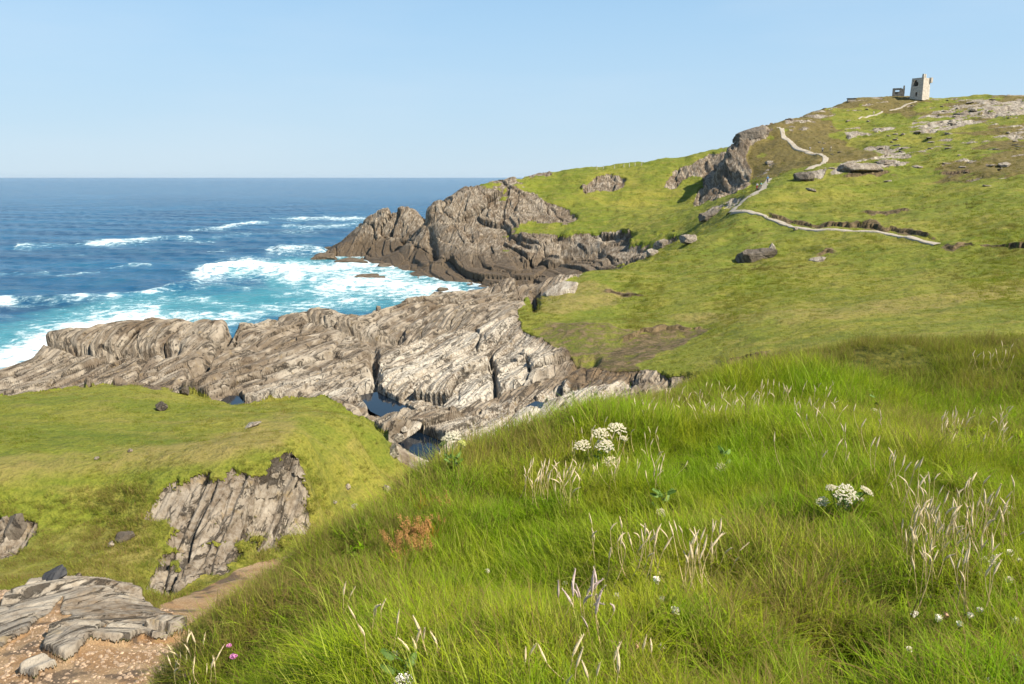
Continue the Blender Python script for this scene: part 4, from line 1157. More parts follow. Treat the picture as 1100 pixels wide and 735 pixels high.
# ------------------------------------------------------------------ walkers
M_SKIN = flat('skin', (.50, .32, .24)); M_HAIR = flat('hair', (.05, .035, .025))
def skinned(name, verts, edges, radii, mat, parent, root=0):
    me = bpy.data.meshes.new(name); me.from_pydata(verts, edges, []); me.update()
    o = link(name, me, parent)
    sk = o.modifiers.new('skin', 'SKIN'); sk.use_smooth_shade = True
    for i, r in enumerate(radii):
        me.skin_vertices[0].data[i].radius = r if isinstance(r, tuple) else (r, r)
        me.skin_vertices[0].data[i].use_root = (i == root)
    sb = o.modifiers.new('sub', 'SUBSURF'); sb.levels = 1; sb.render_levels = 1
    me.materials.append(mat)
    return o
def person(px, py, face, top, legs, label, pack=None, y0=150, hat=None, stride=.16):
    b = hit2(px, py, y0) + Vector((0, 0, .08))
    P = empty('person', b); P.rotation_euler.z = face
    tag(P, label, 'person', 'walkers on the footpath')
    s = stride
    V = [(0, 0, .95), (0, 0, 1.15), (0, .01, 1.38), (0, .02, 1.50), (0, .03, 1.60), (0, .03, 1.71),
         (.09, .02, .90), (.10, s * .6, .50), (.10, s, .08), (.10, s + .13, .04),
         (-.09, -.02, .90), (-.10, -s * .3, .50), (-.10, -s, .10), (-.10, -s + .12, .04),
         (.17, 0, 1.40), (.24, -.06, 1.14), (.23, .06, .92), (.23, .10, .84), (-.17, 0, 1.40), (-.24, .06, 1.14), (-.23, .16, .95), (-.23, .20, .88)]
    E = [(0, 1), (1, 2), (2, 3), (3, 4), (4, 5), (0, 6), (6, 7), (7, 8), (8, 9), (0, 10), (10, 11), (11, 12), (12, 13),
         (2, 14), (14, 15), (15, 16), (16, 17), (2, 18), (18, 19), (19, 20), (20, 21)]
    R = [(.15, .11), (.14, .10), (.16, .11), .055, (.085, .10), (.07, .08), .085, .06, .04, .035, .085, .06, .04, .035, .06, .045, .035, .03, .06, .045, .035, .03]
    o = skinned('body', V, E, R, M_SKIN, P)
    tv = [V[0], V[1], V[2], V[14], V[15], V[18], V[19]]
    skinned('shirt', [tuple(Vector(v) + Vector((0, 0, .01))) for v in tv], [(0, 1), (1, 2), (2, 3), (3, 4), (2, 5), (5, 6)],
            [(.175, .135), (.165, .125), (.175, .125), .078, .062, .078, .062], top, P)
    skinned('trousers', [(0, 0, .98), V[6], V[7], V[8], V[10], V[11], V[12]], [(0, 1), (1, 2), (2, 3), (0, 4), (4, 5), (5, 6)], [(.17, .13), .105, .078, .058, .105, .078, .058], legs, P)
    mb = MB(); mb.blob((0, .0, 1.70), .105, 10, 7, (.95, 1.05, .95)); mb.build('hat' if hat else 'hair', hat or M_HAIR, P, smooth=True)
    mb = MB(); mb.blob((0, .135, 1.63), .022, 6, 4, (1, 1.2, 1.3)); mb.build('nose', M_SKIN, P, smooth=True)
    if pack:
        mb = MB(); mb.box((-.15, -.30, 1.02), (.15, -.125, 1.45), None, .25); mb.build('backpack', pack, P)
C_ = lambda n, *c: flat(n, c, .8, .08)
white, red, teal, blue, navy, khaki, black = (C_('white_cloth', .75, .75, .74), C_('red_cloth', .42, .04, .04), C_('teal_cloth', .03, .28, .26), C_('blue_cloth', .06, .26, .55),
                                              C_('navy_cloth', .03, .04, .08), C_('khaki_cloth', .36, .30, .21), C_('black_cloth', .02, .02, .022))
person(813, 204.3, 2.6, white, red, 'walker in a white top and red shorts on the pale path below the cliff', red)
person(817.3, 203.6, -2.6, teal, black, 'walker in a teal top beside the one in red shorts on the path', black)
person(824.3, 197.0, 3.0, blue, navy, 'walker in a bright blue jacket highest on the path below the cliff', navy, hat=blue)
person(870, 163.6, .4, white, khaki, 'walker in a white shirt at the bend, leftmost of three far up the path', khaki, 200)
person(883.2, 164.6, 2.2, white, navy, 'walker in a white top and navy trousers, middle of the three at the upper bend', black, 200)
person(892.3, 163.2, 1.2, C_('cream_cloth', .66, .60, .50), khaki, 'walker in pale cream clothes just above the upper bend of the path', None, 200)
person(938.3, 124.6, 0.2, C_('beige_cloth', .55, .48, .40), C_('beige_trousers', .46, .40, .33), 'far walker in pale clothes alone below the ruined hut', None, 250)

# ------------------------------------------------------------------ loose rocks and outcrops
def ico(sub):
    import bmesh
    bm = bmesh.new(); bmesh.ops.create_icosphere(bm, subdivisions=sub, radius=1)
    v = np.array([p.co[:] for p in bm.verts]); f = np.array([[q.index for q in p.verts] for p in bm.faces]); bm.free()
    return v, f
ICO = {k: ico(k) for k in (4, 5, 6)}
def rock_mesh(name, size, seed, mat, sub=5, n=(.3, -.3, .9), rough=.16, boxy=.55, bed=1.0):
    v, f = ICO[sub]
    r = np.random.default_rng(int(seed * 1000) % 100003)
    pl = r.normal(0, 1, (15, 3)); pl /= np.linalg.norm(pl, axis=1)[:, None]
    bn = np.array(n, float); bn /= np.linalg.norm(bn)
    pl = np.concatenate([pl, [bn, -bn, bn + r.normal(0, .12, 3), (1, .2, .1), (-1, .1, .2), (.1, -1, .15), (0, 1, 0)]]); pl /= np.linalg.norm(pl, axis=1)[:, None]
    dd = r.uniform(.72, 1.12, len(pl)); dd[15:17] = r.uniform(.55, .75)
    dots = v @ pl.T
    p = v * np.min(np.where(dots > .05, dd / np.maximum(dots, .05), 9), axis=1)[:, None]
    q = p * np.array(size)
    sz = float(np.mean(size)) * bed
    x, y, z = q[:, 0] + seed * 7.1, q[:, 1] + seed * 3.3, q[:, 2] - seed * 1.7
    d = rockdisp(x, y, z, n, sz * .22, seed) * rough * 3.2
    nn = v / np.linalg.norm(v, axis=1)[:, None]
    q = q + nn * d[:, None] * (.35 + .65 * np.array(size).min() / np.array(size).mean())
    return mesh_from(name, q, f, mat, smooth=False)
def place_rock(px, py, wpx, hpx, dpt, seed, mat, label, name='rock', yaw=0.0, tilt=(0, 0), sub=5, y0=15, n=(.3, -.3, .9), sink=.35, hit=None, rough=.16, boxy=.55, group=None, bed=1.0, me=None):
    b = (hit or (lambda a, c: hit2(a, c, y0)))(px, py)
    s = b.y / F
    size = (wpx * s / 2, dpt * s / 2 * wpx, hpx * s / 2 * 1.25)
    if me is None: me = rock_mesh(name, size, seed, mat, sub, n, rough, boxy, bed)
    o = link(name, me, None, b + Vector((0, size[1] * .6, size[2] * (1 - 2 * sink))))
    o.rotation_euler = (tilt[0], tilt[1], yaw)
    tag(o, label, 'rock', group)
    return o
FLAT = (.12, -.25, .95)
place_rock(815, 280, 42, 13, .7, 1, M_ROCKD, 'dark layered slab outcrop on the green slope with a white stone at its end', 'rock_outcrop', .15, (0, -.12), 6, 100, FLAT, .2)
place_rock(829, 274, 7, 13, 1.0, 2, M_ROCKP, 'white upright stone at the end of the dark layered slab outcrop', 'rock', .3, (0, .5), 4, 100, FLAT, .2)
place_rock(713, 266, 17, 11, .9, 3, M_ROCK, 'squarish grey block at the rim of the cove, left of its twin block', 'rock_outcrop', .2, (.05, -.2), 5, 120, FLAT, .25)
place_rock(700, 275, 13, 8, .9, 33, M_ROCK, 'lowest grey block stepping down towards the cove', 'rock_outcrop', .5, (.05, -.3), 5, 120, FLAT, .25)
place_rock(741, 261, 21, 9, .9, 4, M_ROCK, 'flat topped grey block at the rim of the cove, right of its twin block', 'rock_outcrop', .1, (.05, -.1), 5, 120, FLAT, .2)
place_rock(763, 234, 30, 7, .6, 5, M_ROCKD, 'long dark tilted slab under the cliff beside the lower path', 'rock_outcrop', .5, (0, -.3), 6, 150, FLAT, .25)
place_rock(602, 316, 44, 9, .7, 6, M_ROCKP, 'long pale sloping slab at the end of the rock ridge above the cove', 'rock_outcrop', .6, (.0, -.28), 6, 90, FLAT, .3)
place_rock(925, 184, 40, 12, .8, 7, M_ROCK, 'large grey outcrop in the middle of the hillside right of the path bend', 'rock_outcrop', .2, (0, -.1), 5, 150, FLAT, .3)
place_rock(955, 177, 22, 7, .8, 8, M_ROCK, 'smaller grey outcrop beside the large one on the hillside', 'rock_outcrop', .1, (0, -.1), 5, 150, FLAT, .3)
place_rock(866, 194, 22, 11, .8, 9, M_ROCKD, 'grey broken outcrop below the upper bend of the path', 'rock_outcrop', .4, (0, -.3), 5, 150, FLAT, .3)
place_rock(880, 281, 20, 5, .8, 10, M_ROCK, 'thin grey ledge in the turf right of the dark layered outcrop', 'rock_outcrop', .3, (0, -.2), 5, 100, FLAT, .3)
place_rock(855, 247.5, 5, 3.6, .9, 12, M_ROCKP, 'small pale stone at the edge of the path under the peat bank', 'rock', .3, (0, 0), 4, 100, FLAT, .2)
place_rock(810, 148, 34, 14, .8, 13, M_ROCKD, 'dark overhanging ledge near the top of the hill cliff', 'rock_outcrop', .4, (0, -.25), 5, 200, FLAT, .35)
# beside the pools and on the knoll
for px, py, w_, h_, mt, lab in [
    (427, 477, 15, 9, M_ROCKP, 'pale boulder at the edge of the knoll above the narrow pool'),
    (423, 492, 14, 12, M_ROCKP, 'rounded white grey boulder overhanging the narrow pool'),
    (415, 530, 9, 10, M_ROCK, 'small upright grey stone where the channel meets the long grass'),
    (373, 526, 9, 6, M_ROCK, 'grey stone lying on the turf right of the rock face'),
    (379, 547, 10, 5, M_ROCKP, 'flat white stone on the turf nearest to the orange sorrel'),
    (359, 542, 7, 4, M_ROCKP, 'tiny white stone on the turf near the flat white one'),
    (442, 462, 24, 6, M_ROCKP, 'long flat pale stone bridging the pool in the channel'),
    (421, 458, 10, 6, M_ROCK, 'grey stone on the bank of the upper pool'),
    (434, 466, 9, 5, M_ROCKP, 'pale pebble like stone beside the long flat one in the channel'),
    (172, 441, 13, 9, M_ROCKD, 'dark speckled boulder in the middle of the knoll turf'),
    (197, 424, 12, 9, M_ROCKD, 'dark mossy boulder on the far edge of the knoll'),
    (270, 459, 20, 4, M_ROCKP, 'flat white stone lying on the worn track over the knoll'),
    (139, 486, 6, 3, M_ROCKP, 'small pinkish stone beside the worn hollow on the knoll'),
    (103, 494, 6, 3, M_ROCK, 'small grey stone at the worn hollow on the knoll'),
    (551, 484, 12, 9, M_ROCKP, 'pale stone peeping over the grass crest beside the slabs'),
    (56, 625, 25, 9, M_ROCKB, 'blue black boulder behind the brown slabs in the hollow'),
    (15, 572, 24, 22, M_ROCKD, 'dark jagged outcrop at the left end of the grassy slope'),
    (132, 582, 22, 10, M_ROCKD, 'thin dark tilted rock in the grassy slope left of the rock face'),
    (118, 588, 8, 6, M_ROCK, 'small grey rock touching the thin dark tilted one')]:
    sd_ = hash(lab) % 97 if False else (px * 7 + py * 3) % 89
    place_rock(px, py, w_, h_, .9, 1 + sd_ * .37, mt, lab, 'boulder', random.uniform(0, .6), (random.uniform(-.1, .1), random.uniform(-.25, .05)), 5 if w_ > 11 else 4, 15, (-.6, -.3, .7), .22, None, .15, .62)
# rocks awash in the cove
M_AWASH = rock_material('weedy_rock', 0, 1.5, .55, (.07, .048, .026))
for i, (px, py, w_, h_, lab) in enumerate([(346, 279, 26, 9, 'low brown rock off the tip of the islet in the surf'), (375, 283, 34, 8, 'flat brown reef in front of the islet'),
                                            (413, 287, 18, 5, 'small brown rock alone in the foam between islet and headland'), (392, 299, 32, 5, 'long low dark rock awash in the middle of the cove'),
                                            (410, 299, 9, 3, 'tiny dark rock beside the long low one in the cove'), (475, 312, 12, 4, 'small brown rock in the foam under the headland')]):
    Yd = H / kk(py); c = Vector((uu(px, py) * Yd, Yd, 0)); s = Yd / F
    me = rock_mesh('sea_rock', (w_ * s / 2, w_ * s * .5, h_ * s * .62), 60 + i * 2.3, M_AWASH, 5, FLAT, .16, .7)
    o = link('sea_rock', me, None, c + Vector((0, w_ * s * .3, h_ * s * .1))); tag(o, lab, 'rock')

# loose stones scattered over the upper hill: six shapes, copied
prot = [rock_mesh('hill_stone', (1, .75, .38), 100 + i * 3.1, M_ROCK, 4, FLAT, .16, .6) for i in range(6)]
rr = random.Random(5); cnt = 0
while cnt < 90:
    px = rr.uniform(800, 1098); py = rr.uniform(108, 205)
    if rr.random() > .35 + .6 * (px > 880) * (py < 185): continue
    b = hit2(px, py, 120)
    if b.y < 150 or b.y > 345: continue
    if attr_at(OUT, np.array([b.x]), np.array([b.y]))[0] < .1 and rr.random() < .55: continue
    s = rr.uniform(.35, 1.0) * rr.choice((1, 1, 1.7))
    o = link('hill_stone', prot[cnt % 6], None, b + Vector((0, 0, .05))); o.scale = (s * rr.uniform(.9, 1.6), s, s * rr.uniform(.7, 1.1)); o.rotation_euler = (rr.uniform(-.2, .2), rr.uniform(-.2, .2), rr.uniform(0, 6))
    tag(o, 'pale grey stone among the many scattered over the heathery upper hillside', 'stone', 'stones scattered over the upper hillside'); cnt += 1

# pebbles over the gravel of the hollow: nobody could count them
M_PEB = flat('pebble', (.34, .24, .16), .85, .5, 1.2)
def pebble(i):
    v, f = ICO[4]; v, f = v, f
    q = v * np.array([1, .8, .55]) * .5; d = fbm(q[:, 0] + i * 5, q[:, 1], q[:, 2], .5, 3); q = q * (1 + .35 * d)[:, None]
    return mesh_from('pebble', q, f, M_PEB, False)
peb_src = source('pebble', [pebble(i) for i in range(5)])
n = 16000
x = RNG.uniform(-17, -3.5, n); y = RNG.uniform(10, 24, n)
g = attr_at(GRAV, x, y); px, py = proj(x, y, t2_height(x, y))
m = (g > .4) & (px > -60) & (px < 185) & (py < 800) & (fbm(x, y, 0 * x, 2.0, 3, seed=12) > -.15)
x, y = x[m], y[m]; n = len(x)
scatter('gravel', peb_src, np.stack([x, y, t2_height(x, y)], -1), RNG.uniform(0, 6.28, n), (RNG.normal(0, .2, n), RNG.normal(0, .2, n)), .03 + .10 * RNG.random(n) ** 4, np.zeros(n), None, 5)

# rock pools
for poly, zp, y0, y1 in POOLS: pool(poly, zp)

# ------------------------------------------------------------------ flowers and seed heads on the near bank
M_STEM = flat('straw_stem', (.50, .38, .17), .8, .2, 20); M_HEAD = flat('seed_head', (.62, .49, .30), .9, .2, 60)
M_HEADP = flat('pinkish_seed_head', (.50, .38, .33), .9, .2, 60)
M_GSTEM = flat('green_stem', (.16, .22, .03), .7, .2, 20); M_LEAF = flat('broad_leaf', (.075, .135, .014), .6, .3, 15)
M_UMB = flat('white_umbel', (.58, .52, .38), .8, .12, 80); M_UMBC = flat('cream_umbel', (.64, .56, .38), .85, .2, 80); M_UMBY = flat('greenish_umbel', (.50, .50, .14), .8, .2, 60)
M_CLO = flat('white_clover', (.90, .80, .68), .8, .15, 200); M_PINK = flat('pink_clover', (.58, .20, .42), .8, .15, 200); M_BROWNF = flat('faded_clover', (.44, .27, .18), .85, .2, 200)

def head_mesh(i, mat):
    r = random.Random(i); mb = MB()
    L = .085; droop = r.uniform(0, .5) * (1 if i % 4 else 2.4)
    pts = []; p = Vector((0, 0, 0)); th = r.uniform(0, .25)
    for k in range(8):
        pts.append(p.copy()); th += droop / 8
        p = p + Vector((math.sin(th), 0, math.cos(th))) * (L / 7)
    prof = [.15, .75, 1, 1, .9, .75, .5, .12]
    mb.tube(pts, [.0054 * f for f in prof], 6)
    for k in range(46):                                  # small spikelets give the feathery edge
        t = r.uniform(.05, .97) * 6.99; j = int(t); c = pts[j].lerp(pts[min(7, j + 1)], t - j)
        a = r.uniform(0, 6.28); d = Vector((math.cos(a), math.sin(a), 1.1)).normalized() * r.uniform(.006, .012)
        w_ = Vector((-math.sin(a), math.cos(a), 0)) * .0017
        mb.add([c - w_, c + w_, c + d], [(0, 1, 2)])
    return mb.mesh('seed_head', mat)
HEADS = [head_mesh(i, M_HEAD) for i in range(7)]; HEADP = [head_mesh(i + 20, M_HEADP) for i in range(4)]
def stalk_mesh(i):
    r = random.Random(50 + i); mb = MB()
    bx_, by_ = r.uniform(-.10, .10), r.uniform(-.05, .05)
    mb.tube([(bx_ * (1 - t) ** 2 * 1.0, by_ * (1 - t) ** 2, t) for t in (0, .2, .4, .6, .8, 1)], [.0028, .0026, .0024, .0021, .0018, .0015], 5)
    return mb.mesh('seed_grass', M_STEM)
STALKS = [stalk_mesh(i) for i in range(6)]
def stalk(px, py, drop, label, group, rng, heads=HEADS, hs=1.0):
    b = hit1(px, py + drop)
    z = H - kk(py) * b.y
    h = min(.75, max(.16, z - b.z))
    o = link('seed_grass', STALKS[rng.randrange(6)], None, b)
    o.scale = (1, 1, h); o.rotation_euler = (rng.gauss(0, .07), rng.gauss(0, .10), rng.uniform(-.8, .8) + (3.14 if rng.random() < .3 else 0))
    tag(o, label, 'grass', group)
    for _ in range(rng.choice((0, 0, 1, 1, 2))):             # further stems of the same plant
        e = link('stem', STALKS[rng.randrange(6)], o, (rng.gauss(0, .035), rng.gauss(0, .035), 0)); q = rng.uniform(.72, 1.04); e.scale = (1, 1, q)
        e.rotation_euler = (rng.gauss(0, .06) , rng.gauss(0, .07), rng.uniform(0, 6.28))
        g = link('seed_head', heads[rng.randrange(len(heads))], e, (0, 0, .985)); kk_ = hs * rng.uniform(.7, 1.05); g.scale = (kk_, kk_, kk_ / (h * q)); g.rotation_euler.z = rng.uniform(-1, 1)
    hd = link('seed_head', heads[rng.randrange(len(heads))], o); hd.location = (0, 0, .985)
    k = hs * rng.uniform(.75, 1.15)
    hd.scale = (k, k, k / h); hd.rotation_euler.z = rng.uniform(-.6, .6)
def cluster(seed, x0, x1, y0, y1, n, drop, label, group, heads=HEADS, hs=1.0, slope=0.0):
    r = random.Random(seed)
    for _ in range(n):
        x_ = r.uniform(x0, x1); y_ = r.uniform(y0, y1) + slope * (x_ - x0)
        stalk(x_, y_, drop * r.uniform(.8, 1.2), label, group, r, heads, hs)
cluster(1, 563, 612, 496, 520, 24, 34, 'pale seed head stalk in the dense clump left of the cream hogweed', 'seed heads left of the hogweed')
cluster(2, 615, 712, 452, 512, 38, 26, 'pale seed head stalk standing among and around the cream hogweed umbels', 'seed heads around the hogweed', HEADS, .9)
cluster(3, 690, 895, 413, 442, 62, 20, 'pale seed head stalk in the long band behind, along the top of the bank', 'seed heads along the top of the bank', HEADS, .95)
cluster(4, 614, 705, 560, 590, 14, 48, 'cream seed head stalk in the loose row below the middle of the bank', 'seed heads in the loose middle row')
cluster(5, 728, 764, 568, 605, 13, 50, 'cream seed head stalk in the small tight clump right of the loose row', 'seed heads in the small tight clump')
cluster(6, 600, 648, 626, 660, 11, 46, 'greyish pink seed head stalk in the ragged tuft near the front', 'greyish seed heads near the front', HEADP, 1.1)
cluster(7, 968, 1062, 490, 600, 58, 60, 'straw coloured stalk in the tall dense stand right of the white hogweed', 'straw stalks in the dense stand on the right', HEADS, .88, .25)
cluster(8, 1000, 1080, 438, 476, 24, 28, 'pale seed head stalk in the group above the dense stand on the right', 'seed heads above the dense stand')
cluster(9, 180, 240, 690, 725, 9, 36, 'pale seed head stalk at the low left end of the bank above the gravel', 'seed heads at the left end of the bank')
cluster(10, 365, 470, 640, 715, 9, 46, 'single pale seed head on the open green slope left of the middle', 'single seed heads on the green slope')
cluster(11, 540, 700, 700, 735, 8, 40, 'pale seed head at the very bottom of the bank, cut by the frame', 'seed heads at the bottom edge', HEADS, 1.0)
cluster(12, 825, 960, 440, 500, 13, 40, 'lone pale stalk on the open turf above the white hogweed', 'lone stalks above the white hogweed')
cluster(13, 1040, 1098, 520, 620, 9, 50, 'bent straw stalk at the right edge among the clover', 'bent stalks among the clover', HEADS, 1.1)
cluster(14, 1035, 1098, 372, 386, 7, 16, 'thin pale stalk on the far part of the bank at upper right', 'thin stalks at upper right', HEADS, 1.0)

def umbel(name, parent, top, axis, R, mat, base, seed, stem_mat):
    """a flat head of many small flower clusters on rays, and the stalk that carries it"""
    r = random.Random(seed)
    ax = Vector(axis).normalized(); a = ax.orthogonal().normalized(); b = ax.cross(a)
    mb = MB(); n = 24; rays = MB(); c0 = Vector(top) - ax * R * .85
    for i in range(n):
        q = math.sqrt((i + .5) / n); w = i * 2.39996
        c = Vector(top) + (a * math.cos(w) + b * math.sin(w)) * q * R - ax * (q * q * R * .32)
        rays.tube([c0, c - ax * .004], [.0014, .0010], 4, False)
        for k in range(13):
            e = c + (a * r.gauss(0, 1) + b * r.gauss(0, 1)) * R * .095 + ax * r.uniform(-.002, .006)
            mb.blob(e, R * r.uniform(.05, .085), 6, 3, (1, 1, .6))
    mid = Vector(base).lerp(c0, .55) + Vector((r.uniform(-.03, .03), r.uniform(-.03, .03), 0))
    rays.tube([Vector(base), mid, c0], [.006, .005, .004], 6)
    u = mb.build('umbel', mat, parent)
    rays.build('stalk', stem_mat, u)
    return u
def leaf_sprig(parent, base, seed, n=5, L=.085):
    r = random.Random(seed)
    for k in range(n):
        a = r.uniform(0, 6.28); mb = MB(); d = Vector((math.cos(a), math.sin(a), r.uniform(.25, .8))).normalized()
        s = Vector((-d.y, d.x, 0)).normalized()
        prev = Vector(base) + Vector((0, 0, r.uniform(.02, .2)))
        mb.tube([prev, prev + d * L], [.003, .002], 5)
        for j in range(7):
            c = prev + d * L * (.45 + .1 * j); w_ = L * (.30 - .03 * abs(j - 2))
            for sg in (-1, 1):
                t = c + s * sg * w_ + d * L * .15 - Vector((0, 0, .02))
                m1 = c.lerp(t, .5) + d * L * .10; m2 = c.lerp(t, .5) - d * L * .10
                mb.add([c, m1, t, m2], [(0, 1, 2, 3)])
        mb.build('leaf', M_LEAF, parent)
def hogweed(bpx, bpy_, umbels, label, seed, leaves=5, leaf_at=None, hitf=hit1):
    b = hitf(bpx, bpy_)
    P = empty('hogweed', b); tag(P, label, 'flower')
    for i, (px, py, wpx, mat, tilt) in enumerate(umbels):
        Y = b.y + (i % 3 - 1) * .05
        t = Vector(tuple(W(px, py, Y))) - b
        umbel('umbel', P, t, (tilt[0], tilt[1], 1), wpx * Y / F / 2, mat, (0.012 * math.cos(i * 2.1), .012 * math.sin(i * 2.1), -.02), seed + i, M_GSTEM)
    leaf_sprig(P, (0, 0, .03), seed, leaves)
    return P
hogweed(488, 517, [(486, 467, 19, M_UMB, (-.1, -.4)), (497, 475, 9, M_UMBY, (.5, -.2)), (475, 476, 8, M_UMBY, (-.6, -.2)), (478, 470, 9, M_UMBC, (-.3, -.3))],
        'tall hogweed with a round white head standing on the crest before the slabs', 3, 12)
hogweed(648, 510, [(625, 477, 18, M_UMBC, (-.2, -.4)), (645, 464, 18, M_UMBC, (-.1, -.4)), (663, 458, 20, M_UMBC, (.1, -.3)), (650, 477, 20, M_UMB, (0, -.5)), (656, 495, 18, M_UMBC, (.1, -.5)), (670, 470, 9, M_UMBC, (.3, -.3))],
        'spreading hogweed with six faded cream heads on the top of the bank', 5, 6)
hogweed(907, 560, [(909, 528, 26, M_UMB, (0, -.7)), (883, 538, 14, M_UMBC, (-.4, -.5)), (906, 540, 13, M_UMBC, (0, -.6)), (892, 523, 11, M_UMBC, (-.3, -.2)), (932, 526, 15, M_UMBC, (.5, -.2)), (926, 536, 6, M_UMB, (.3, -.4))],
        'hogweed with one large bright white head ringed by smaller cream ones', 8, 7)
hogweed(434, 762, [(434, 732, 26, M_CLO, (0, -.4))], 'big pinkish white flower head cut by the bottom edge', 11, 3)
hogweed(777, 512, [(777, 502, 15, M_UMBC, (.3, -.6))], 'single small cream flower head lying low in the middle turf', 13, 5)
hogweed(711, 562, [(711, 550, 13, M_UMBC, (.2, -.5))], 'faded cream flower head above a patch of broad leaves', 17, 8)
hogweed(940, 448, [(941, 441, 11, M_UMBC, (.3, -.4))], 'drooping cream flower head on the far slope of the bank', 19, 2)

def clover_mesh(i, mat):
    r = random.Random(i); mb = MB()
    for k in range(46):
        z_ = r.uniform(-.35, 1); a = r.uniform(0, 6.28); q = math.sqrt(max(0, 1 - z_ * z_))
        d = Vector((q * math.cos(a), q * math.sin(a), z_ * .85))
        c = d * .0095; t = d * .0165 + Vector((0, 0, .002)); s = d.orthogonal().normalized() * .0034
        mb.add([c - s, c + s, t + s * .5, t - s * .5], [(0, 1, 2, 3)])
    mb.blob((0, 0, 0), .0105, 8, 5)
    return mb.mesh('clover_flower', mat)
CLW = [clover_mesh(i, M_CLO) for i in range(3)]; CLP = [clover_mesh(9, M_PINK)]; CLB = [clover_mesh(12, M_BROWNF)]
mb = MB(); mb.tube([(.012, 0, -.22), (.004, 0, -.1), (0, 0, -.008)], [.0016, .0015, .0013], 5); STM = mb.mesh('stem', M_GSTEM)
def clover(px, py, kind, label, group, i):
    b = hit1(px, py + 16)
    z = max(b.z + .05, H - kk(py) * b.y)
    o = link('clover_flower', kind[i % len(kind)], None, (W(px, py, b.y)[0], b.y, z)); s = random.uniform(1.0, 1.5)
    o.scale = (s, s, s); o.rotation_euler = (random.uniform(-.4, .1), random.uniform(-.3, .3), i)
    tag(o, label, 'flower', group)
    link('stem', STM, o)
for i, (px, py) in enumerate([(650, 588), (664, 590), (687, 604), (705, 624), (711, 645), (725, 657), (663, 641), (607, 627), (769, 587), (711, 695), (524, 614), (425, 704)]):
    clover(px, py, CLW, 'white clover head dotted in the short turf in the middle of the bank', 'white clover in the middle turf', i)
for i, (px, py) in enumerate([(996, 641), (1002, 653), (983, 661), (1008, 665), (1042, 662), (1031, 671), (1053, 656), (1090, 668), (1095, 709), (977, 699), (1060, 733), (1082, 551), (1086, 547), (1069, 600), (1058, 602), (1085, 595), (1094, 602),
                              (907, 625), (1052, 618), (1066, 606), (1084, 624), (1037, 600)]):
    clover(px, py, CLW, 'white clover head in the scattered patch at the right edge of the bank', 'white clover at the right edge', i)
for i, (px, py) in enumerate([(246, 694), (200, 725), (251, 706)]):
    clover(px, py, CLP, 'small pink flower head in the grass at the low left end of the bank', 'pink flowers at the left end', i)
for i, (px, py) in enumerate([(1078, 575), (1065, 560), (1063, 548), (1003, 715), (1016, 662), (1024, 708), (657, 692), (683, 695)]):
    clover(px, py, CLB, 'faded brown clover head in the turf of the bank', 'faded brown clover heads', i)

# sheep's sorrel: a rusty patch on the slope
M_SOR = flat('sorrel_seed', (.40, .21, .07), .85, .35, 40)
def sorrel_mesh(i):
    r = random.Random(700 + i); mb = MB()
    for k in range(3):
        lx, ly = r.uniform(-.08, .08), r.uniform(-.08, .08); h = r.uniform(.16, .30)
        mb.tube([(lx * .3, ly * .3, -.03), (lx * .7, ly * .7, h * .5), (lx, ly, h)], [.0026, .002, .001], 4, False)
        for q in range(34):
            t = r.uniform(.45, 1); c = (lx * t + r.gauss(0, .012), ly * t + r.gauss(0, .012), h * t)
            mb.blob(c, r.uniform(.0035, .0065), 4, 3)
    return mb.mesh('sorrel', M_SOR)
sor_src = source('sorrel', [sorrel_mesh(i) for i in range(5)])
P_ = []
rs = random.Random(3)
for k in range(34):
    t = rs.random(); px = 424 + 42 * t + rs.gauss(0, 9); py = 608 - 36 * t + rs.gauss(0, 9)
    P_.append(tuple(hit1(px, py)))
P_ = np.array(P_); P_ = P_[P_[:, 1] < 7.2]; n = len(P_)
scatter('sorrel', sor_src, P_, RNG.uniform(0, 6.28, n), (RNG.normal(0, .2, n), RNG.normal(0, .2, n)), RNG.uniform(.4, .75, n), np.zeros(n), None, 5)

# ------------------------------------------------------------------ light, sky, camera
SUN_AZ, SUN_EL = math.radians(117), math.radians(46)
sd = Vector((math.sin(SUN_AZ) * math.cos(SUN_EL), math.cos(SUN_AZ) * math.cos(SUN_EL), math.sin(SUN_EL)))
L = bpy.data.lights.new('sun', 'SUN'); L.energy = 5.0; L.angle = math.radians(.53); L.color = (1, .93, .79)
lo = bpy.data.objects.new('sun', L); COL.objects.link(lo); lo.rotation_euler = sd.to_track_quat('Z', 'Y').to_euler()
w = bpy.data.worlds.new('World'); SC.world = w; w.use_nodes = True
nt = w.node_tree; bg = nt.nodes['Background']
sky = nt.nodes.new('ShaderNodeTexSky'); sky.sky_type = 'NISHITA'; sky.sun_disc = False
sky.sun_elevation = SUN_EL; sky.sun_rotation = SUN_AZ; sky.altitude = 30; sky.air_density = 1.0; sky.dust_density = .25; sky.ozone_density = 2.2
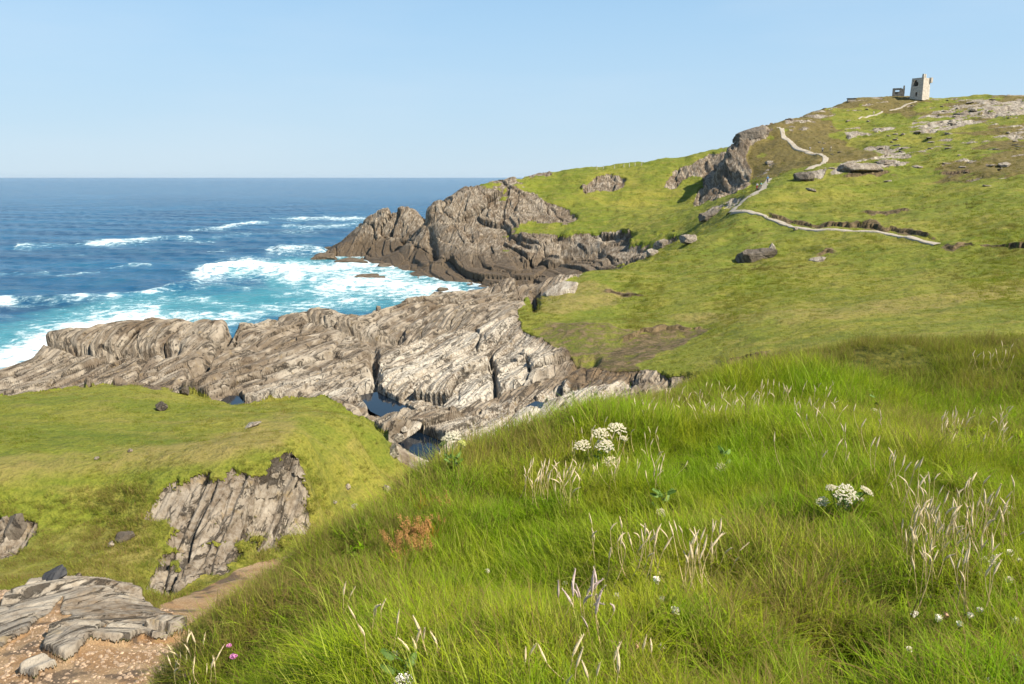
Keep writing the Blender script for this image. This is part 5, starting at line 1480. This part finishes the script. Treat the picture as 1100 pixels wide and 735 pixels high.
# the air near the horizon over the sea is a pale blue grey
geo = nt.nodes.new('ShaderNodeTexCoord'); sep = nt.nodes.new('ShaderNodeSeparateXYZ'); nt.links.new(geo.outputs['Generated'], sep.inputs[0])
mr = nt.nodes.new('ShaderNodeMapRange'); mr.interpolation_type = 'SMOOTHERSTEP'; nt.links.new(sep.outputs[2], mr.inputs[0])
mr.inputs[1].default_value = -.02; mr.inputs[2].default_value = .55; mr.inputs[3].default_value = .92; mr.inputs[4].default_value = .25
cr = nt.nodes.new('ShaderNodeMix'); cr.data_type = 'RGBA'; nt.links.new(mr.outputs[0], cr.inputs[0]); nt.links.new(sky.outputs[0], cr.inputs[6])
gr_ = nt.nodes.new('ShaderNodeMapRange'); nt.links.new(sep.outputs[2], gr_.inputs[0]); gr_.inputs[1].default_value = 0; gr_.inputs[2].default_value = .3
hz = nt.nodes.new('ShaderNodeMix'); hz.data_type = 'RGBA'; nt.links.new(gr_.outputs[0], hz.inputs[0])
hz.inputs[6].default_value = (3.75, 4.85, 5.75, 1); hz.inputs[7].default_value = (2.15, 4.15, 6.2, 1)
nt.links.new(hz.outputs[2], cr.inputs[7])
# a breath of high thin cloud
cmap = nt.nodes.new('ShaderNodeMapping'); cmap.inputs['Scale'].default_value = (1.6, 1.6, 9); nt.links.new(geo.outputs['Generated'], cmap.inputs[0])
cn = nt.nodes.new('ShaderNodeTexNoise'); cn.inputs['Scale'].default_value = 1.7; cn.inputs['Detail'].default_value = 5; nt.links.new(cmap.outputs[0], cn.inputs['Vector'])
cm = nt.nodes.new('ShaderNodeMapRange'); nt.links.new(cn.outputs[0], cm.inputs[0]); cm.inputs[1].default_value = .45; cm.inputs[2].default_value = .75; cm.inputs[4].default_value = .16
cx = nt.nodes.new('ShaderNodeMix'); cx.data_type = 'RGBA'; nt.links.new(cm.outputs[0], cx.inputs[0]); nt.links.new(cr.outputs[2], cx.inputs[6]); cx.inputs[7].default_value = (5.0, 5.6, 6.2, 1)
nt.links.new(cx.outputs[2], bg.inputs[0]); bg.inputs[1].default_value = .085

cam = bpy.data.cameras.new('camera'); co = bpy.data.objects.new('camera', cam); COL.objects.link(co)
co.location = (0, 0, H); co.rotation_euler = (math.pi / 2 - PITCH, 0, 0)
cam.sensor_width = 36; cam.lens = 36 * F / 1100; cam.clip_start = .05; cam.clip_end = 200000
SC.camera = co
SC.view_settings.view_transform = 'Standard'; SC.view_settings.look = 'None'
SC.view_settings.exposure = .86; SC.view_settings.gamma = 1
SC.view_settings.use_curve_mapping = False
SC.render.engine = 'CYCLES'
SC.cycles.max_bounces = 4; SC.cycles.diffuse_bounces = 2; SC.cycles.transmission_bounces = 2

# the sea air: a thin even haze, noticeable only over kilometres
hb = bpy.data.meshes.new('haze')
hb.from_pydata([(x, y, z) for x in (-40000, 40000) for y in (-500, 28000) for z in (-20, 85)], [], [(0, 1, 3, 2), (4, 6, 7, 5), (0, 4, 5, 1), (2, 3, 7, 6), (0, 2, 6, 4), (1, 5, 7, 3)])
ho = link('haze', hb); ho['kind'] = 'stuff'
hm = bpy.data.materials.new('haze'); hm.use_nodes = True; ht = hm.node_tree; ht.nodes.clear()
hout = ht.nodes.new('ShaderNodeOutputMaterial'); pv = ht.nodes.new('ShaderNodeVolumePrincipled')
pv.inputs['Density'].default_value = 1.0e-5; pv.inputs['Color'].default_value = (.72, .85, 1, 1); pv.inputs['Anisotropy'].default_value = .2
ht.links.new(pv.outputs[0], hout.inputs['Volume']); hb.materials.append(hm)
SC.cycles.adaptive_threshold = .02
